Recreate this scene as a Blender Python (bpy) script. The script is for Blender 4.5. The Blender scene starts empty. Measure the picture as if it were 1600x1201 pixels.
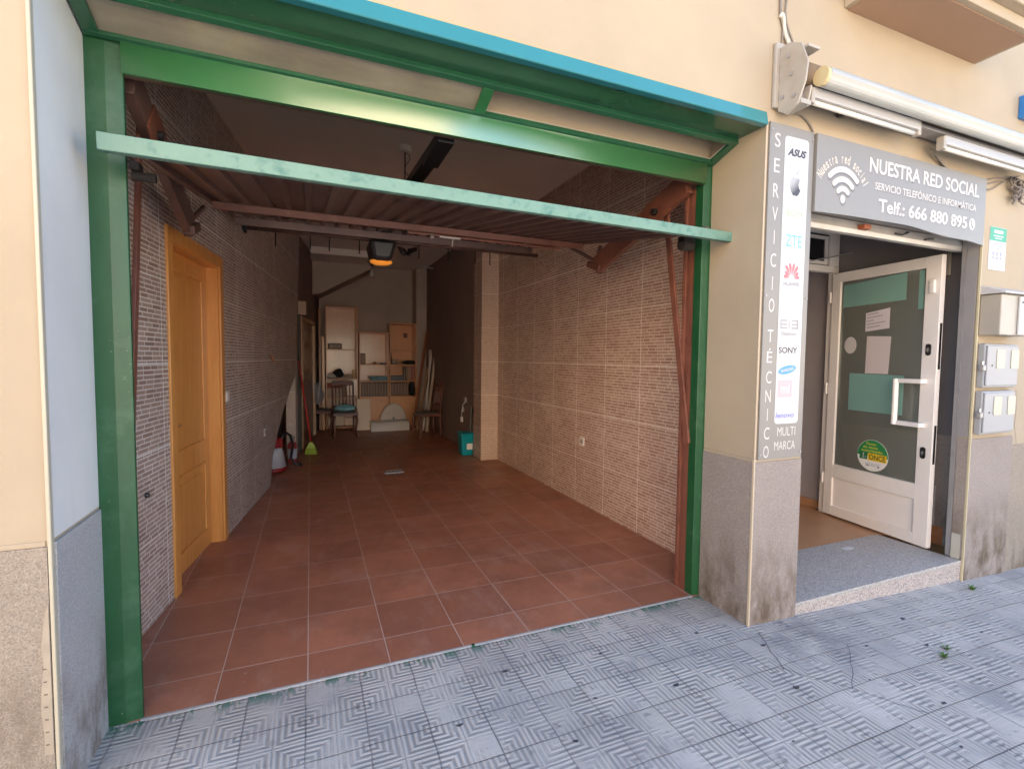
import bpy, bmesh, math, random
from mathutils import Vector, Matrix
random.seed(7)
C = bpy.context.scene
PI = math.pi

# ------------------------------------------------------------------ camera, sky, sun, exposure
cam = bpy.data.objects.new('camera', bpy.data.cameras.new('camera'))
C.collection.objects.link(cam); C.camera = cam
cam.data.sensor_width = 36.0
cam.data.lens = 762.0 / 1600 * 36.0
cam.data.clip_start = 0.02; cam.data.clip_end = 500
yaw, pitch, roll = 0.39205, -0.05333, 0.010425
cy, sy, cp, sp, cr, sr = math.cos(yaw), math.sin(yaw), math.cos(pitch), math.sin(pitch), math.cos(roll), math.sin(roll)
fwd = Vector((sy * cp, cy * cp, sp)); rt = Vector((cy, -sy, 0)); up = rt.cross(fwd)
r2 = cr * rt + sr * up; u2 = -sr * rt + cr * up
M = Matrix((r2, u2, -fwd)).transposed().to_4x4(); M.translation = Vector((0, 0, 1.5))
cam.matrix_world = M

SUN_EL, SUN_AZ = math.radians(48), math.radians(12)     # sun stands behind the building (towards +Y, a little to +X)
w = bpy.data.worlds.new('World'); C.world = w; w.use_nodes = True
wn = w.node_tree
sky = wn.nodes.new('ShaderNodeTexSky'); sky.sky_type = 'NISHITA'; sky.sun_disc = False
sky.sun_elevation = SUN_EL; sky.sun_rotation = SUN_AZ; sky.dust_density = 1.2; sky.air_density = 1.0
bg = wn.nodes['Background']; bg.inputs[1].default_value = 0.15
wn.links.new(sky.outputs[0], bg.inputs[0])
sd = bpy.data.lights.new('sun', 'SUN'); sd.energy = 5.0; sd.angle = math.radians(0.5); sd.color = (1, .90, .78)
sun = bpy.data.objects.new('sun', sd); C.collection.objects.link(sun)
sdir = Vector((math.sin(SUN_AZ) * math.cos(SUN_EL), math.cos(SUN_AZ) * math.cos(SUN_EL), math.sin(SUN_EL)))
sun.rotation_euler = sdir.to_track_quat('Z', 'Y').to_euler(); sun.location = sdir * 30
C.view_settings.view_transform = 'Standard'; C.view_settings.look = 'None'
C.view_settings.exposure = 2.32; C.view_settings.gamma = 1.0
C.cycles.max_bounces = 14; C.cycles.diffuse_bounces = 9; C.cycles.glossy_bounces = 4; C.cycles.transmission_bounces = 6
C.cycles.sample_clamp_indirect = 8; C.cycles.caustics_reflective = False; C.cycles.caustics_refractive = False
C.cycles.use_denoising = True

# ------------------------------------------------------------------ materials
def new_mat(name):
    m = bpy.data.materials.new(name); m.use_nodes = True
    return m, m.node_tree, m.node_tree.nodes['Principled BSDF']
def N(t, typ, **kw):
    n = t.nodes.new(typ)
    for k, v in kw.items():
        if k in n.inputs.keys() if isinstance(k, str) else False: n.inputs[k].default_value = v
        else: setattr(n, k, v)
    return n
def L(t, a, b): t.links.new(a, b)
def mixc(t, fac, a, b, mode='MIX'):
    n = t.nodes.new('ShaderNodeMix'); n.data_type = 'RGBA'; n.blend_type = mode
    for s, v in ((n.inputs[0], fac), (n.inputs[6], a), (n.inputs[7], b)):
        if hasattr(v, 'links'): t.links.new(v, s)
        elif isinstance(v, (int, float)): s.default_value = v
        else: s.default_value = (*v[:3], 1)
    return n.outputs[2]
def math_(t, op, a, b=None, c=None, clamp=False):
    n = t.nodes.new('ShaderNodeMath'); n.operation = op; n.use_clamp = clamp
    for i, v in enumerate((a, b, c)):
        if v is None: continue
        if hasattr(v, 'links'): t.links.new(v, n.inputs[i])
        else: n.inputs[i].default_value = v
    return n.outputs[0]
def noise(t, vec, scale, detail=3, rough=.55, stretch=None):
    n = t.nodes.new('ShaderNodeTexNoise'); n.inputs['Scale'].default_value = scale
    n.inputs['Detail'].default_value = detail; n.inputs['Roughness'].default_value = rough
    if stretch:
        mp = t.nodes.new('ShaderNodeMapping'); mp.inputs['Scale'].default_value = stretch
        t.links.new(vec, mp.inputs[0]); vec = mp.outputs[0]
    t.links.new(vec, n.inputs['Vector']); return n.outputs[0]
def ramp(t, fac, lo, hi):
    n = t.nodes.new('ShaderNodeMapRange'); n.inputs[1].default_value = lo; n.inputs[2].default_value = hi
    t.links.new(fac, n.inputs[0]); return n.outputs[0]
def bump(t, h, strength, dist, b):
    n = t.nodes.new('ShaderNodeBump'); n.inputs['Strength'].default_value = strength; n.inputs['Distance'].default_value = dist
    t.links.new(h, n.inputs['Height']); t.links.new(n.outputs[0], b.inputs['Normal']); return n
def coord(t):
    return t.nodes.new('ShaderNodeNewGeometry').outputs['Position'] if False else t.nodes.new('ShaderNodeTexCoord').outputs['Object']

def pm(name, col, rough=.6, metal=0., var=.12, scale=4., bs=0., bscale=90., spec=.5, stretch=None, dirt=None, dirt_amt=.4, dscale=2.5, coat=0., chips=None):
    m, t, b = new_mat(name); v = coord(t)
    n1 = noise(t, v, scale, 5, .6, stretch)
    f = ramp(t, n1, .25, .75)
    hi = [min(1, c * (1 + var)) for c in col]; lo = [c * (1 - var) for c in col]
    c = mixc(t, f, lo, hi)
    if dirt:
        n2 = noise(t, v, dscale, 6, .65)
        c = mixc(t, math_(t, 'MULTIPLY', ramp(t, n2, .52, .72), dirt_amt, clamp=True), c, dirt)
    if chips:
        n3 = math_(t, 'MULTIPLY', ramp(t, noise(t, v, 34, 4, .7), .66, .69), ramp(t, noise(t, v, 3.1, 3), .45, .6), clamp=True)
        c = mixc(t, n3, c, chips)
    L(t, c, b.inputs['Base Color'])
    b.inputs['Roughness'].default_value = rough; b.inputs['Metallic'].default_value = metal
    b.inputs['Specular IOR Level'].default_value = spec
    if coat: b.inputs['Coat Weight'].default_value = coat; b.inputs['Coat Roughness'].default_value = .08
    if bs: bump(t, noise(t, v, bscale, 4), bs, .004, b)
    return m

def mat_render(name, col, stain=(.42, .33, .2)):      # painted render: mottled, faint drips, cracks
    m, t, b = new_mat(name); v = coord(t)
    c = mixc(t, ramp(t, noise(t, v, 1.3, 4), .3, .7), [x * .90 for x in col], [min(1, x * 1.06) for x in col])
    drip = noise(t, v, 1.0, 5, .6, (7, 7, .8))
    c = mixc(t, math_(t, 'MULTIPLY', ramp(t, drip, .54, .8), .45, clamp=True), c, stain)
    sp_ = noise(t, v, 38, 3, .7)
    c = mixc(t, math_(t, 'MULTIPLY', ramp(t, sp_, .68, .78), .30, clamp=True), c, stain)
    L(t, c, b.inputs['Base Color']); b.inputs['Roughness'].default_value = .85
    h = math_(t, 'ADD', noise(t, v, 5, 3), math_(t, 'MULTIPLY', noise(t, v, 160, 3), .25))
    bump(t, h, .55, .006, b)
    return m
def mat_stone(name, col, speck_lo, speck_hi, stain=(.12, .085, .055), stains=True, sc=150):      # washed-aggregate plinth
    m, t, b = new_mat(name); v = coord(t)
    vo = t.nodes.new('ShaderNodeTexVoronoi'); vo.inputs['Scale'].default_value = sc; L(t, v, vo.inputs['Vector'])
    g = N(t, 'ShaderNodeSeparateColor'); L(t, vo.outputs['Color'], g.inputs[0])
    c = mixc(t, ramp(t, noise(t, v, 2.2, 4), .3, .7), [x * .9 for x in col], [x * 1.08 for x in col])
    c = mixc(t, math_(t, 'MULTIPLY', math_(t, 'GREATER_THAN', g.outputs[0], .72), .6), c, speck_lo)
    c = mixc(t, math_(t, 'MULTIPLY', math_(t, 'GREATER_THAN', g.outputs[1], .76), .6), c, speck_hi)
    if stains:
        s = t.nodes.new('ShaderNodeSeparateXYZ'); L(t, v, s.inputs[0])
        low = ramp(t, s.outputs[2], .55, .0)
        f = math_(t, 'MULTIPLY', ramp(t, noise(t, v, 4.5, 5, .65, (1.6, 1.6, .8)), .42, .62), low, clamp=True)
        c = mixc(t, math_(t, 'MULTIPLY', f, 1.1, clamp=True), c, stain)
    L(t, c, b.inputs['Base Color']); b.inputs['Roughness'].default_value = .8
    h = math_(t, 'ADD', vo.outputs['Distance'], math_(t, 'MULTIPLY', noise(t, v, 60, 4), 2))
    bump(t, h, .5, .004, b)
    return m
def mat_brick(name, axis, b1, b2, mort, grout):      # ceramic panels in relief of thin bricks
    m, t, b = new_mat(name); v = coord(t)
    s = t.nodes.new('ShaderNodeSeparateXYZ'); L(t, v, s.inputs[0])
    cmb = t.nodes.new('ShaderNodeCombineXYZ')
    L(t, s.outputs[axis], cmb.inputs[0]); L(t, s.outputs[2], cmb.inputs[1])
    # panel-wise shift so that the running bond does not repeat exactly from panel to panel
    pan = math_(t, 'FLOOR', math_(t, 'DIVIDE', math_(t, 'ADD', s.outputs[axis], .22), .52))
    row = math_(t, 'FLOOR', math_(t, 'DIVIDE', s.outputs[2], .0262))
    wn_ = t.nodes.new('ShaderNodeTexWhiteNoise'); wn_.noise_dimensions = '2D'
    cb2 = t.nodes.new('ShaderNodeCombineXYZ'); L(t, pan, cb2.inputs[0]); L(t, row, cb2.inputs[1]); L(t, cb2.outputs[0], wn_.inputs['Vector'])
    ux = math_(t, 'ADD', s.outputs[axis], math_(t, 'MULTIPLY', wn_.outputs[0], .07))
    cb3 = t.nodes.new('ShaderNodeCombineXYZ'); L(t, ux, cb3.inputs[0]); L(t, s.outputs[2], cb3.inputs[1])
    br = t.nodes.new('ShaderNodeTexBrick'); L(t, cb3.outputs[0], br.inputs['Vector'])
    br.squash = .72; br.squash_frequency = 3; br.offset = .37; br.inputs['Scale'].default_value = 1; br.inputs['Brick Width'].default_value = .124; br.inputs['Row Height'].default_value = .0262
    br.inputs['Mortar Size'].default_value = .0036; br.inputs['Mortar Smooth'].default_value = .1; br.inputs['Bias'].default_value = 0
    br.inputs['Color1'].default_value = (*b1, 1); br.inputs['Color2'].default_value = (*b2, 1); br.inputs['Mortar'].default_value = (*mort, 1)
    gb = t.nodes.new('ShaderNodeTexBrick'); gb.offset = 0
    off = t.nodes.new('ShaderNodeVectorMath'); off.operation = 'ADD'; off.inputs[1].default_value = (.22, .02, 0)
    L(t, cmb.outputs[0], off.inputs[0]); L(t, off.outputs[0], gb.inputs['Vector'])
    gb.inputs['Scale'].default_value = 1; gb.inputs['Brick Width'].default_value = .52; gb.inputs['Row Height'].default_value = .49
    gb.inputs['Mortar Size'].default_value = .0035; gb.inputs['Mortar Smooth'].default_value = .2
    c = mixc(t, math_(t, 'MULTIPLY', ramp(t, noise(t, v, 3, 4), .3, .7), .35), br.outputs['Color'], [x * .8 for x in b1])
    c = mixc(t, gb.outputs['Fac'], c, grout)
    L(t, c, b.inputs['Base Color']); b.inputs['Roughness'].default_value = .42
    h = math_(t, 'SUBTRACT', math_(t, 'ADD', math_(t, 'MULTIPLY', noise(t, v, 45, 3), .3), 1), math_(t, 'MAXIMUM', br.outputs['Fac'], gb.outputs['Fac']))
    bump(t, h, .6, .003, b)
    return m
def mat_floor_tiles():
    m, t, b = new_mat('terracotta floor tiles'); v = coord(t)
    off = t.nodes.new('ShaderNodeVectorMath'); off.operation = 'ADD'; off.inputs[1].default_value = (.027 + .375 * 40, -2.59 + .385 * 40, 0)
    L(t, v, off.inputs[0])
    gb = t.nodes.new('ShaderNodeTexBrick'); gb.offset = 0; L(t, off.outputs[0], gb.inputs['Vector'])
    gb.inputs['Scale'].default_value = 1; gb.inputs['Brick Width'].default_value = .375; gb.inputs['Row Height'].default_value = .385
    gb.inputs['Mortar Size'].default_value = .0026; gb.inputs['Mortar Smooth'].default_value = .3
    gb.inputs['Color1'].default_value = (.49, .195, .11, 1); gb.inputs['Color2'].default_value = (.36, .138, .078, 1); gb.inputs['Mortar'].default_value = (.48, .33, .26, 1)
    c = mixc(t, math_(t, 'MULTIPLY', ramp(t, noise(t, v, 2.1, 7, .68), .38, .66), .75), gb.outputs['Color'], (.27, .105, .065))
    c = mixc(t, math_(t, 'MULTIPLY', ramp(t, noise(t, v, 3.3, 7, .7, (1, .5, 1)), .52, .70), .35), c, (.50, .34, .27))
    dust = ramp(t, noise(t, v, 38, 4, .7), .645, .69)
    patch = ramp(t, noise(t, v, 1.6, 3), .45, .65)
    c = mixc(t, math_(t, 'MULTIPLY', math_(t, 'MULTIPLY', dust, patch), .6, clamp=True), c, (.6, .5, .46))
    c = mixc(t, math_(t, 'MULTIPLY', gb.outputs['Fac'], ramp(t, noise(t, v, 2.7, 3), .1, .6)), c, (.56, .43, .37))
    L(t, c, b.inputs['Base Color'])
    r = math_(t, 'ADD', math_(t, 'MULTIPLY', noise(t, v, 7, 5), .35), .26); L(t, r, b.inputs['Roughness'])
    bump(t, math_(t, 'SUBTRACT', math_(t, 'MULTIPLY', noise(t, v, 30, 3), .15), gb.outputs['Fac']), .4, .002, b)
    return m
def mat_pavement():
    T = .2325
    m, t, b = new_mat('ribbed pavement tiles'); v = coord(t)
    s = t.nodes.new('ShaderNodeSeparateXYZ'); L(t, v, s.inputs[0])
    wob = math_(t, 'ADD', math_(t, 'MULTIPLY', math_(t, 'SUBTRACT', noise(t, v, 1.1, 2), .5), .03), math_(t, 'MULTIPLY', math_(t, 'SUBTRACT', noise(t, v, 9, 2), .5), .006))
    wobx = math_(t, 'ADD', math_(t, 'MULTIPLY', math_(t, 'SUBTRACT', noise(t, v, 1.4, 2, .5, (1, 1.2, 1)), .5), .022), math_(t, 'MULTIPLY', math_(t, 'SUBTRACT', noise(t, v, 11, 2), .5), .006))
    x = math_(t, 'ADD', math_(t, 'ADD', s.outputs[0], .033 + T * 40), wobx); y = math_(t, 'ADD', math_(t, 'ADD', s.outputs[1], -2.345 + T * 40), wob)
    dx = math_(t, 'PINGPONG', x, T / 2); dy = math_(t, 'PINGPONG', y, T / 2)
    mx = math_(t, 'MAXIMUM', dx, dy)
    ribs = math_(t, 'PINGPONG', math_(t, 'DIVIDE', mx, .0240), .5)       # 0..0.5
    rib = ramp(t, ribs, .12, .36)
    joint = ramp(t, math_(t, 'MINIMUM', dx, dy), .0042, .0015)
    # whole-tile tone
    fx = math_(t, 'FLOOR', math_(t, 'DIVIDE', math_(t, 'ADD', x, 0), T)); fy = math_(t, 'FLOOR', math_(t, 'DIVIDE', y, T))
    cb = t.nodes.new('ShaderNodeCombineXYZ'); L(t, fx, cb.inputs[0]); L(t, fy, cb.inputs[1])
    wn_ = t.nodes.new('ShaderNodeTexWhiteNoise'); wn_.noise_dimensions = '2D'; L(t, cb.outputs[0], wn_.inputs['Vector'])
    base = mixc(t, wn_.outputs[0], (.50, .465, .415), (.585, .545, .49))
    worn = ramp(t, noise(t, v, 1.7, 5, .65), .42, .68)
    base = mixc(t, math_(t, 'MULTIPLY', worn, .7), base, (.40, .375, .35))
    groove = mixc(t, ramp(t, noise(t, v, 4, 4), .3, .7), (.25, .235, .22), (.37, .35, .325))
    qx = math_(t, 'FLOOR', math_(t, 'DIVIDE', x, T / 2)); qy = math_(t, 'FLOOR', math_(t, 'DIVIDE', y, T / 2))
    cq = t.nodes.new('ShaderNodeCombineXYZ'); L(t, qx, cq.inputs[0]); L(t, qy, cq.inputs[1])
    wq = t.nodes.new('ShaderNodeTexWhiteNoise'); wq.noise_dimensions = '2D'; L(t, cq.outputs[0], wq.inputs['Vector'])
    wear = math_(t, 'ADD', math_(t, 'MULTIPLY', ramp(t, wq.outputs[0], .45, 1), .14), math_(t, 'MULTIPLY', noise(t, v, 4.2, 5, .68), 1.0))
    wear = ramp(t, wear, .50, .68)
    ribw = math_(t, 'MAXIMUM', rib, math_(t, 'MULTIPLY', wear, .92))   # grooves filled with grime here and there
    c = mixc(t, ribw, groove, base)
    c = mixc(t, math_(t, 'MULTIPLY', joint, ramp(t, noise(t, v, 2.3, 3), .2, .7)), c, (.13, .13, .14))
    sp_ = math_(t, 'MULTIPLY', ramp(t, noise(t, v, 15, 3, .5), .64, .70), ramp(t, noise(t, v, 1.3, 2), .35, .55))
    c = mixc(t, math_(t, 'MULTIPLY', sp_, .5, clamp=True), c, (.09, .085, .09))
    c = mixc(t, math_(t, 'MULTIPLY', ramp(t, noise(t, v, 2.9, 5, .6), .50, .72), .55), c, (.235, .23, .24))
    # green paint drips beside the threshold, left half
    near = math_(t, 'MULTIPLY', ramp(t, s.outputs[1], 2.27, 2.35), ramp(t, noise(t, v, 14, 4, .7, (1, .35, 1)), .52, .56))
    c = mixc(t, math_(t, 'MULTIPLY', near, .9, clamp=True), c, (.02, .14, .09))
    # darker blotches beside the corner of the pillar
    dist = t.nodes.new('ShaderNodeVectorMath'); dist.operation = 'DISTANCE'; dist.inputs[1].default_value = (2.55, 1.86, 0); L(t, v, dist.inputs[0])
    so = math_(t, 'MULTIPLY', ramp(t, dist.outputs['Value'], .55, .1), ramp(t, noise(t, v, 6, 4), .35, .6), clamp=True)
    c = mixc(t, math_(t, 'MULTIPLY', so, .6), c, (.11, .11, .13))
    L(t, c, b.inputs['Base Color']); b.inputs['Roughness'].default_value = .62
    h = math_(t, 'SUBTRACT', ribw, math_(t, 'MULTIPLY', joint, 1.6))
    h = math_(t, 'ADD', h, math_(t, 'MULTIPLY', noise(t, v, 90, 3), .3))
    bump(t, h, .8, .003, b)
    return m
def mat_granite(name, base, lo, hi, sc=260, rough=.45):
    m, t, b = new_mat(name); v = coord(t)
    vo = t.nodes.new('ShaderNodeTexVoronoi'); vo.inputs['Scale'].default_value = sc; L(t, v, vo.inputs['Vector'])
    g = N(t, 'ShaderNodeSeparateColor'); L(t, vo.outputs['Color'], g.inputs[0])
    c = mixc(t, math_(t, 'GREATER_THAN', g.outputs[0], .6), base, lo)
    c = mixc(t, math_(t, 'GREATER_THAN', g.outputs[1], .68), c, hi)
    L(t, c, b.inputs['Base Color']); b.inputs['Roughness'].default_value = rough
    return m
def mat_wood(name, c1, c2, rough=.4, axis=2, sc=1., coat=0.):
    m, t, b = new_mat(name); v = coord(t)
    st = [14, 14, 14]; st[axis] = 1.0
    n1 = noise(t, v, 2.2 * sc, 5, .6, tuple(st)); n2 = noise(t, v, 9 * sc, 4, .6, tuple(st))
    f = ramp(t, math_(t, 'ADD', math_(t, 'MULTIPLY', n1, .7), math_(t, 'MULTIPLY', n2, .3)), .32, .68)
    L(t, mixc(t, f, c1, c2), b.inputs['Base Color']); b.inputs['Roughness'].default_value = rough
    if coat: b.inputs['Coat Weight'].default_value = coat; b.inputs['Coat Roughness'].default_value = .15
    bump(t, n2, .08, .002, b)
    return m

MW = mat_render('cream painted render', (.405, .330, .232))
MWg = mat_render('sky-toned cream render', (.66, .655, .64), (.5, .47, .45))
MW2 = mat_render('cream painted render of the neighbour', (.40, .33, .24))
MST = mat_stone('washed stone plinth', (.30, .255, .225), (.20, .165, .15), (.42, .37, .335), sc=330)
MST2 = mat_stone('coarse stone plinth', (.29, .245, .195), (.19, .16, .125), (.39, .34, .28), sc=240)
MSTg = mat_stone('sky-toned stone plinth', (.40, .39, .39), (.25, .25, .26), (.52, .52, .52), sc=300)
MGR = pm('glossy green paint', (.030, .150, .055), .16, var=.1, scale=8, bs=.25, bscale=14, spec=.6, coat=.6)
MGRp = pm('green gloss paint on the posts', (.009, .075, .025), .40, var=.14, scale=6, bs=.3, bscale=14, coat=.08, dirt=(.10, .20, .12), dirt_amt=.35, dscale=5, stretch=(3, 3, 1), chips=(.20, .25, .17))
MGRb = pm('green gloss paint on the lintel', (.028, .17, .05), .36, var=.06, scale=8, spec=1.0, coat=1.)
MGRb.node_tree.nodes['Principled BSDF'].inputs['Coat IOR'].default_value = 2.0; MGRb.node_tree.nodes['Principled BSDF'].inputs['Coat Roughness'].default_value = .26
MGRs = pm('dark green paint', (.022, .10, .05), .22, var=.12, scale=8, bs=.15, bscale=20, coat=.4, chips=(.16, .15, .10))
MMINT = pm('chalky mint green paint', (.145, .27, .215), .5, var=.07, scale=6, bs=.3, bscale=60, dirt=(.04, .15, .13), dirt_amt=.8, dscale=20, chips=(.16, .12, .09))
MBRN = pm('red brown primer paint', (.19, .07, .045), .45, var=.2, scale=9, bs=.2, dirt=(.08, .03, .02), dscale=8, chips=(.28, .20, .15))
MBRND = pm('dark brown painted sheet steel', (.15, .088, .075), .38, var=.25, scale=4, bs=.2, dirt=(.05, .03, .025), dscale=5, metal=.2)
MTRAN = pm('dusty frosted glass', (.27, .235, .18), .3, var=.3, scale=2.5, bs=.1, dirt=(.46, .40, .22), dscale=1.8, stretch=(1, 3, 3))
MCEIL = pm('off white ceiling paint', (.82, .77, .73), .9, var=.07, scale=1.5)
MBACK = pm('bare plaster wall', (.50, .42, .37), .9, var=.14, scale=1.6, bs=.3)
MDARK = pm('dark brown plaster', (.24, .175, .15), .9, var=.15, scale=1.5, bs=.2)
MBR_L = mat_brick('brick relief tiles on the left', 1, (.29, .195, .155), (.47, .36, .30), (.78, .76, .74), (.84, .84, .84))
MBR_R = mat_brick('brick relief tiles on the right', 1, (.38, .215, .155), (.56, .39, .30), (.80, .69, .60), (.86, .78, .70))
MBR_X = mat_brick('brick relief tiles facing the street', 0, (.55, .40, .31), (.60, .44, .35), (.74, .62, .52), (.80, .72, .65))
MFLOOR = mat_floor_tiles()
MPAVE = mat_pavement()
MTHR = pm('cement screed', (.38, .38, .38), .85, var=.2, scale=12, bs=.6, bscale=60)
MGRAN = mat_granite('grey granite', (.40, .37, .34), (.24, .225, .215), (.52, .49, .455), 200)
MGRANp = mat_granite('rosy granite riser', (.42, .36, .33), (.25, .22, .21), (.55, .49, .45), 170, .6)
MPINE = mat_wood('orange pine door', (.62, .26, .06), (.76, .36, .10), .32, 2, 1, .3)
MPINE2 = mat_wood('pale varnished wood', (.82, .56, .36), (.88, .66, .46), .3, 2, 1, .7)
MPINE3 = mat_wood('orange varnished wood', (.68, .33, .15), (.76, .41, .20), .35, 2, 1, .2)
MBEECH = mat_wood('pale beech board', (.80, .63, .46), (.86, .70, .52), .4, 2)
MMAHO = mat_wood('dark mahogany', (.15, .06, .045), (.22, .085, .06), .3, 2, 1, .3)
MBLK = pm('black plastic', (.018, .017, .018), .35, var=.2)
MBLKR = pm('matt black rubber', (.02, .016, .014), .9)
MBLKC = pm('black cloth', (.015, .015, .017), .9, var=.3)
MWHT = pm('white plastic', (.78, .76, .72), .35, var=.04)
MALU = pm('white lacquered aluminium', (.80, .76, .72), .35, var=.05, scale=3)
MIVO = pm('aged ivory metal', (.37, .34, .29), .4, var=.08, scale=6, dirt=(.3, .22, .15), dscale=7)
MCREAMT = pm('faded white awning tube', (.38, .39, .365), .35, var=.06, scale=5, dirt=(.5, .46, .38), dscale=4)
MSIGN = pm('grey sign panel', (.225, .213, .195), .4, var=.05, scale=2)
MLET = pm('white vinyl lettering', (.58, .545, .52), .5, var=.02)
MSHADOW = pm('dark grey vinyl', (.16, .155, .16), .5, var=.02)
MPLATE = pm('white sign plate', (.52, .52, .535), .35, var=.01)
MGREYM = pm('grey painted shutter metal', (.36, .35, .35), .4, metal=.4, var=.12, scale=8)
MCHROME = pm('bright steel', (.6, .58, .56), .25, metal=1., var=.1)
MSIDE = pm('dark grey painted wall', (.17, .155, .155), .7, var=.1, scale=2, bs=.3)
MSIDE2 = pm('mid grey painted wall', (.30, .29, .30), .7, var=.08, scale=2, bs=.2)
MROOM = pm('lilac grey interior paint', (.34, .31, .32), .8, var=.05)
MORG = pm('orange ceramic floor', (.46, .24, .12), .35, var=.12, scale=3)
MBLU = pm('blue vinyl', (.03, .19, .52), .4, var=.04)
MCONC = pm('grey concrete', (.42, .41, .39), .9, var=.2, scale=3, bs=.4)
MASPH = pm('worn concrete road', (.42, .40, .37), .9, var=.3, scale=60, bs=.5)
def flat(name, col, rough=.5): return pm(name, col, rough, var=.03)

# ------------------------------------------------------------------ mesh building
ORI = {}
class MB:
    def __init__(s): s.v = []; s.f = []
    def add(s, vs, fs):
        o = len(s.v); s.v += [tuple(p) for p in vs]; s.f += [tuple(i + o for i in f) for f in fs]; return s
    def box(s, x0, x1, y0, y1, z0, z1):
        return s.hexa([(x0, y0, z0), (x1, y0, z0), (x1, y1, z0), (x0, y1, z0), (x0, y0, z1), (x1, y0, z1), (x1, y1, z1), (x0, y1, z1)])
    def hexa(s, p):
        return s.add(p, [(0, 3, 2, 1), (4, 5, 6, 7), (0, 1, 5, 4), (1, 2, 6, 5), (2, 3, 7, 6), (3, 0, 4, 7)])
    def fbox(s, F, u0, u1, v0, v1, h0, h1):
        return s.hexa([F(u0, v0, h0), F(u1, v0, h0), F(u1, v1, h0), F(u0, v1, h0), F(u0, v0, h1), F(u1, v0, h1), F(u1, v1, h1), F(u0, v1, h1)])
    def poly(s, F, pts, h0, h1):          # 2-D outline extruded along the frame's normal
        n = len(pts)
        vs = [F(u, v, h0) for u, v in pts] + [F(u, v, h1) for u, v in pts]
        return s.add(vs, [tuple(range(n - 1, -1, -1)), tuple(range(n, 2 * n))] + [(i, (i + 1) % n, n + (i + 1) % n, n + i) for i in range(n)])
    def prism_x(s, prof, x0, x1):          # profile of (y,z) along x
        n = len(prof)
        return s.add([(x0, y, z) for y, z in prof] + [(x1, y, z) for y, z in prof],
                     [tuple(range(n - 1, -1, -1)), tuple(range(n, 2 * n))] + [(i, (i + 1) % n, n + (i + 1) % n, n + i) for i in range(n)])
    def tube(s, path, r, n=10, cap=True):
        path = [Vector(p) for p in path]; rs = r if isinstance(r, (list, tuple)) else [r] * len(path)
        rings = []; prev = None
        for i, p in enumerate(path):
            d = (path[min(i + 1, len(path) - 1)] - path[max(i - 1, 0)]).normalized()
            if prev is None:
                a = d.orthogonal().normalized()
            else:
                a = (prev - d * prev.dot(d)).normalized()
            prev = a; b_ = d.cross(a)
            rings.append([p + (a * math.cos(2 * PI * k / n) + b_ * math.sin(2 * PI * k / n)) * rs[i] for k in range(n)])
        vs = [q for r_ in rings for q in r_]; fs = []
        for i in range(len(path) - 1):
            for k in range(n):
                fs.append((i * n + k, i * n + (k + 1) % n, (i + 1) * n + (k + 1) % n, (i + 1) * n + k))
        if cap: fs += [tuple(range(n - 1, -1, -1)), tuple((len(path) - 1) * n + k for k in range(n))]
        return s.add(vs, fs)
    def bar(s, p0, p1, w_, h_, upv=(0, 0, 1)):       # rectangular bar between two points
        p0, p1 = Vector(p0), Vector(p1); d = (p1 - p0).normalized(); a = d.cross(Vector(upv)).normalized(); b_ = a.cross(d)
        return s.hexa([p0 - a * w_ / 2 - b_ * h_ / 2, p1 - a * w_ / 2 - b_ * h_ / 2, p1 + a * w_ / 2 - b_ * h_ / 2, p0 + a * w_ / 2 - b_ * h_ / 2,
                       p0 - a * w_ / 2 + b_ * h_ / 2, p1 - a * w_ / 2 + b_ * h_ / 2, p1 + a * w_ / 2 + b_ * h_ / 2, p0 + a * w_ / 2 + b_ * h_ / 2])
    def lathe(s, prof, c=(0, 0, 0), n=20, sx=1, sy_=1):          # (r,z) profile
        vs = [(c[0] + r * math.cos(2 * PI * k / n) * sx, c[1] + r * math.sin(2 * PI * k / n) * sy_, c[2] + z) for r, z in prof for k in range(n)]
        fs = [(i * n + k, i * n + (k + 1) % n, (i + 1) * n + (k + 1) % n, (i + 1) * n + k) for i in range(len(prof) - 1) for k in range(n)]
        fs += [tuple(range(n - 1, -1, -1)), tuple((len(prof) - 1) * n + k for k in range(n))]
        return s.add(vs, fs)
    def lump(s, c, r, amp=.25, n=14, m=9, seed=0, flat_=0):        # soft lumpy shape (cloth, bag)
        rnd = random.Random(seed); ph = [rnd.uniform(0, 6.28) for _ in range(8)]
        vs = []; fs = []
        for i in range(m + 1):
            th = PI * i / m
            for k in range(n):
                a = 2 * PI * k / n
                q = 1 + amp * (math.sin(3 * a + ph[0] + 2 * th) * .5 + math.sin(5 * a + ph[1]) * .3 * math.sin(th) + math.sin(4 * th + ph[2] + a) * .4)
                x, y, z = math.sin(th) * math.cos(a) * q, math.sin(th) * math.sin(a) * q, math.cos(th) * q
                z = max(z, -flat_) if flat_ else z
                vs.append((c[0] + x * r[0], c[1] + y * r[1], c[2] + z * r[2]))
        for i in range(m):
            for k in range(n):
                fs.append((i * n + k, (i + 1) * n + k, (i + 1) * n + (k + 1) % n, i * n + (k + 1) % n))
        return s.add(vs, fs)
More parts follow.
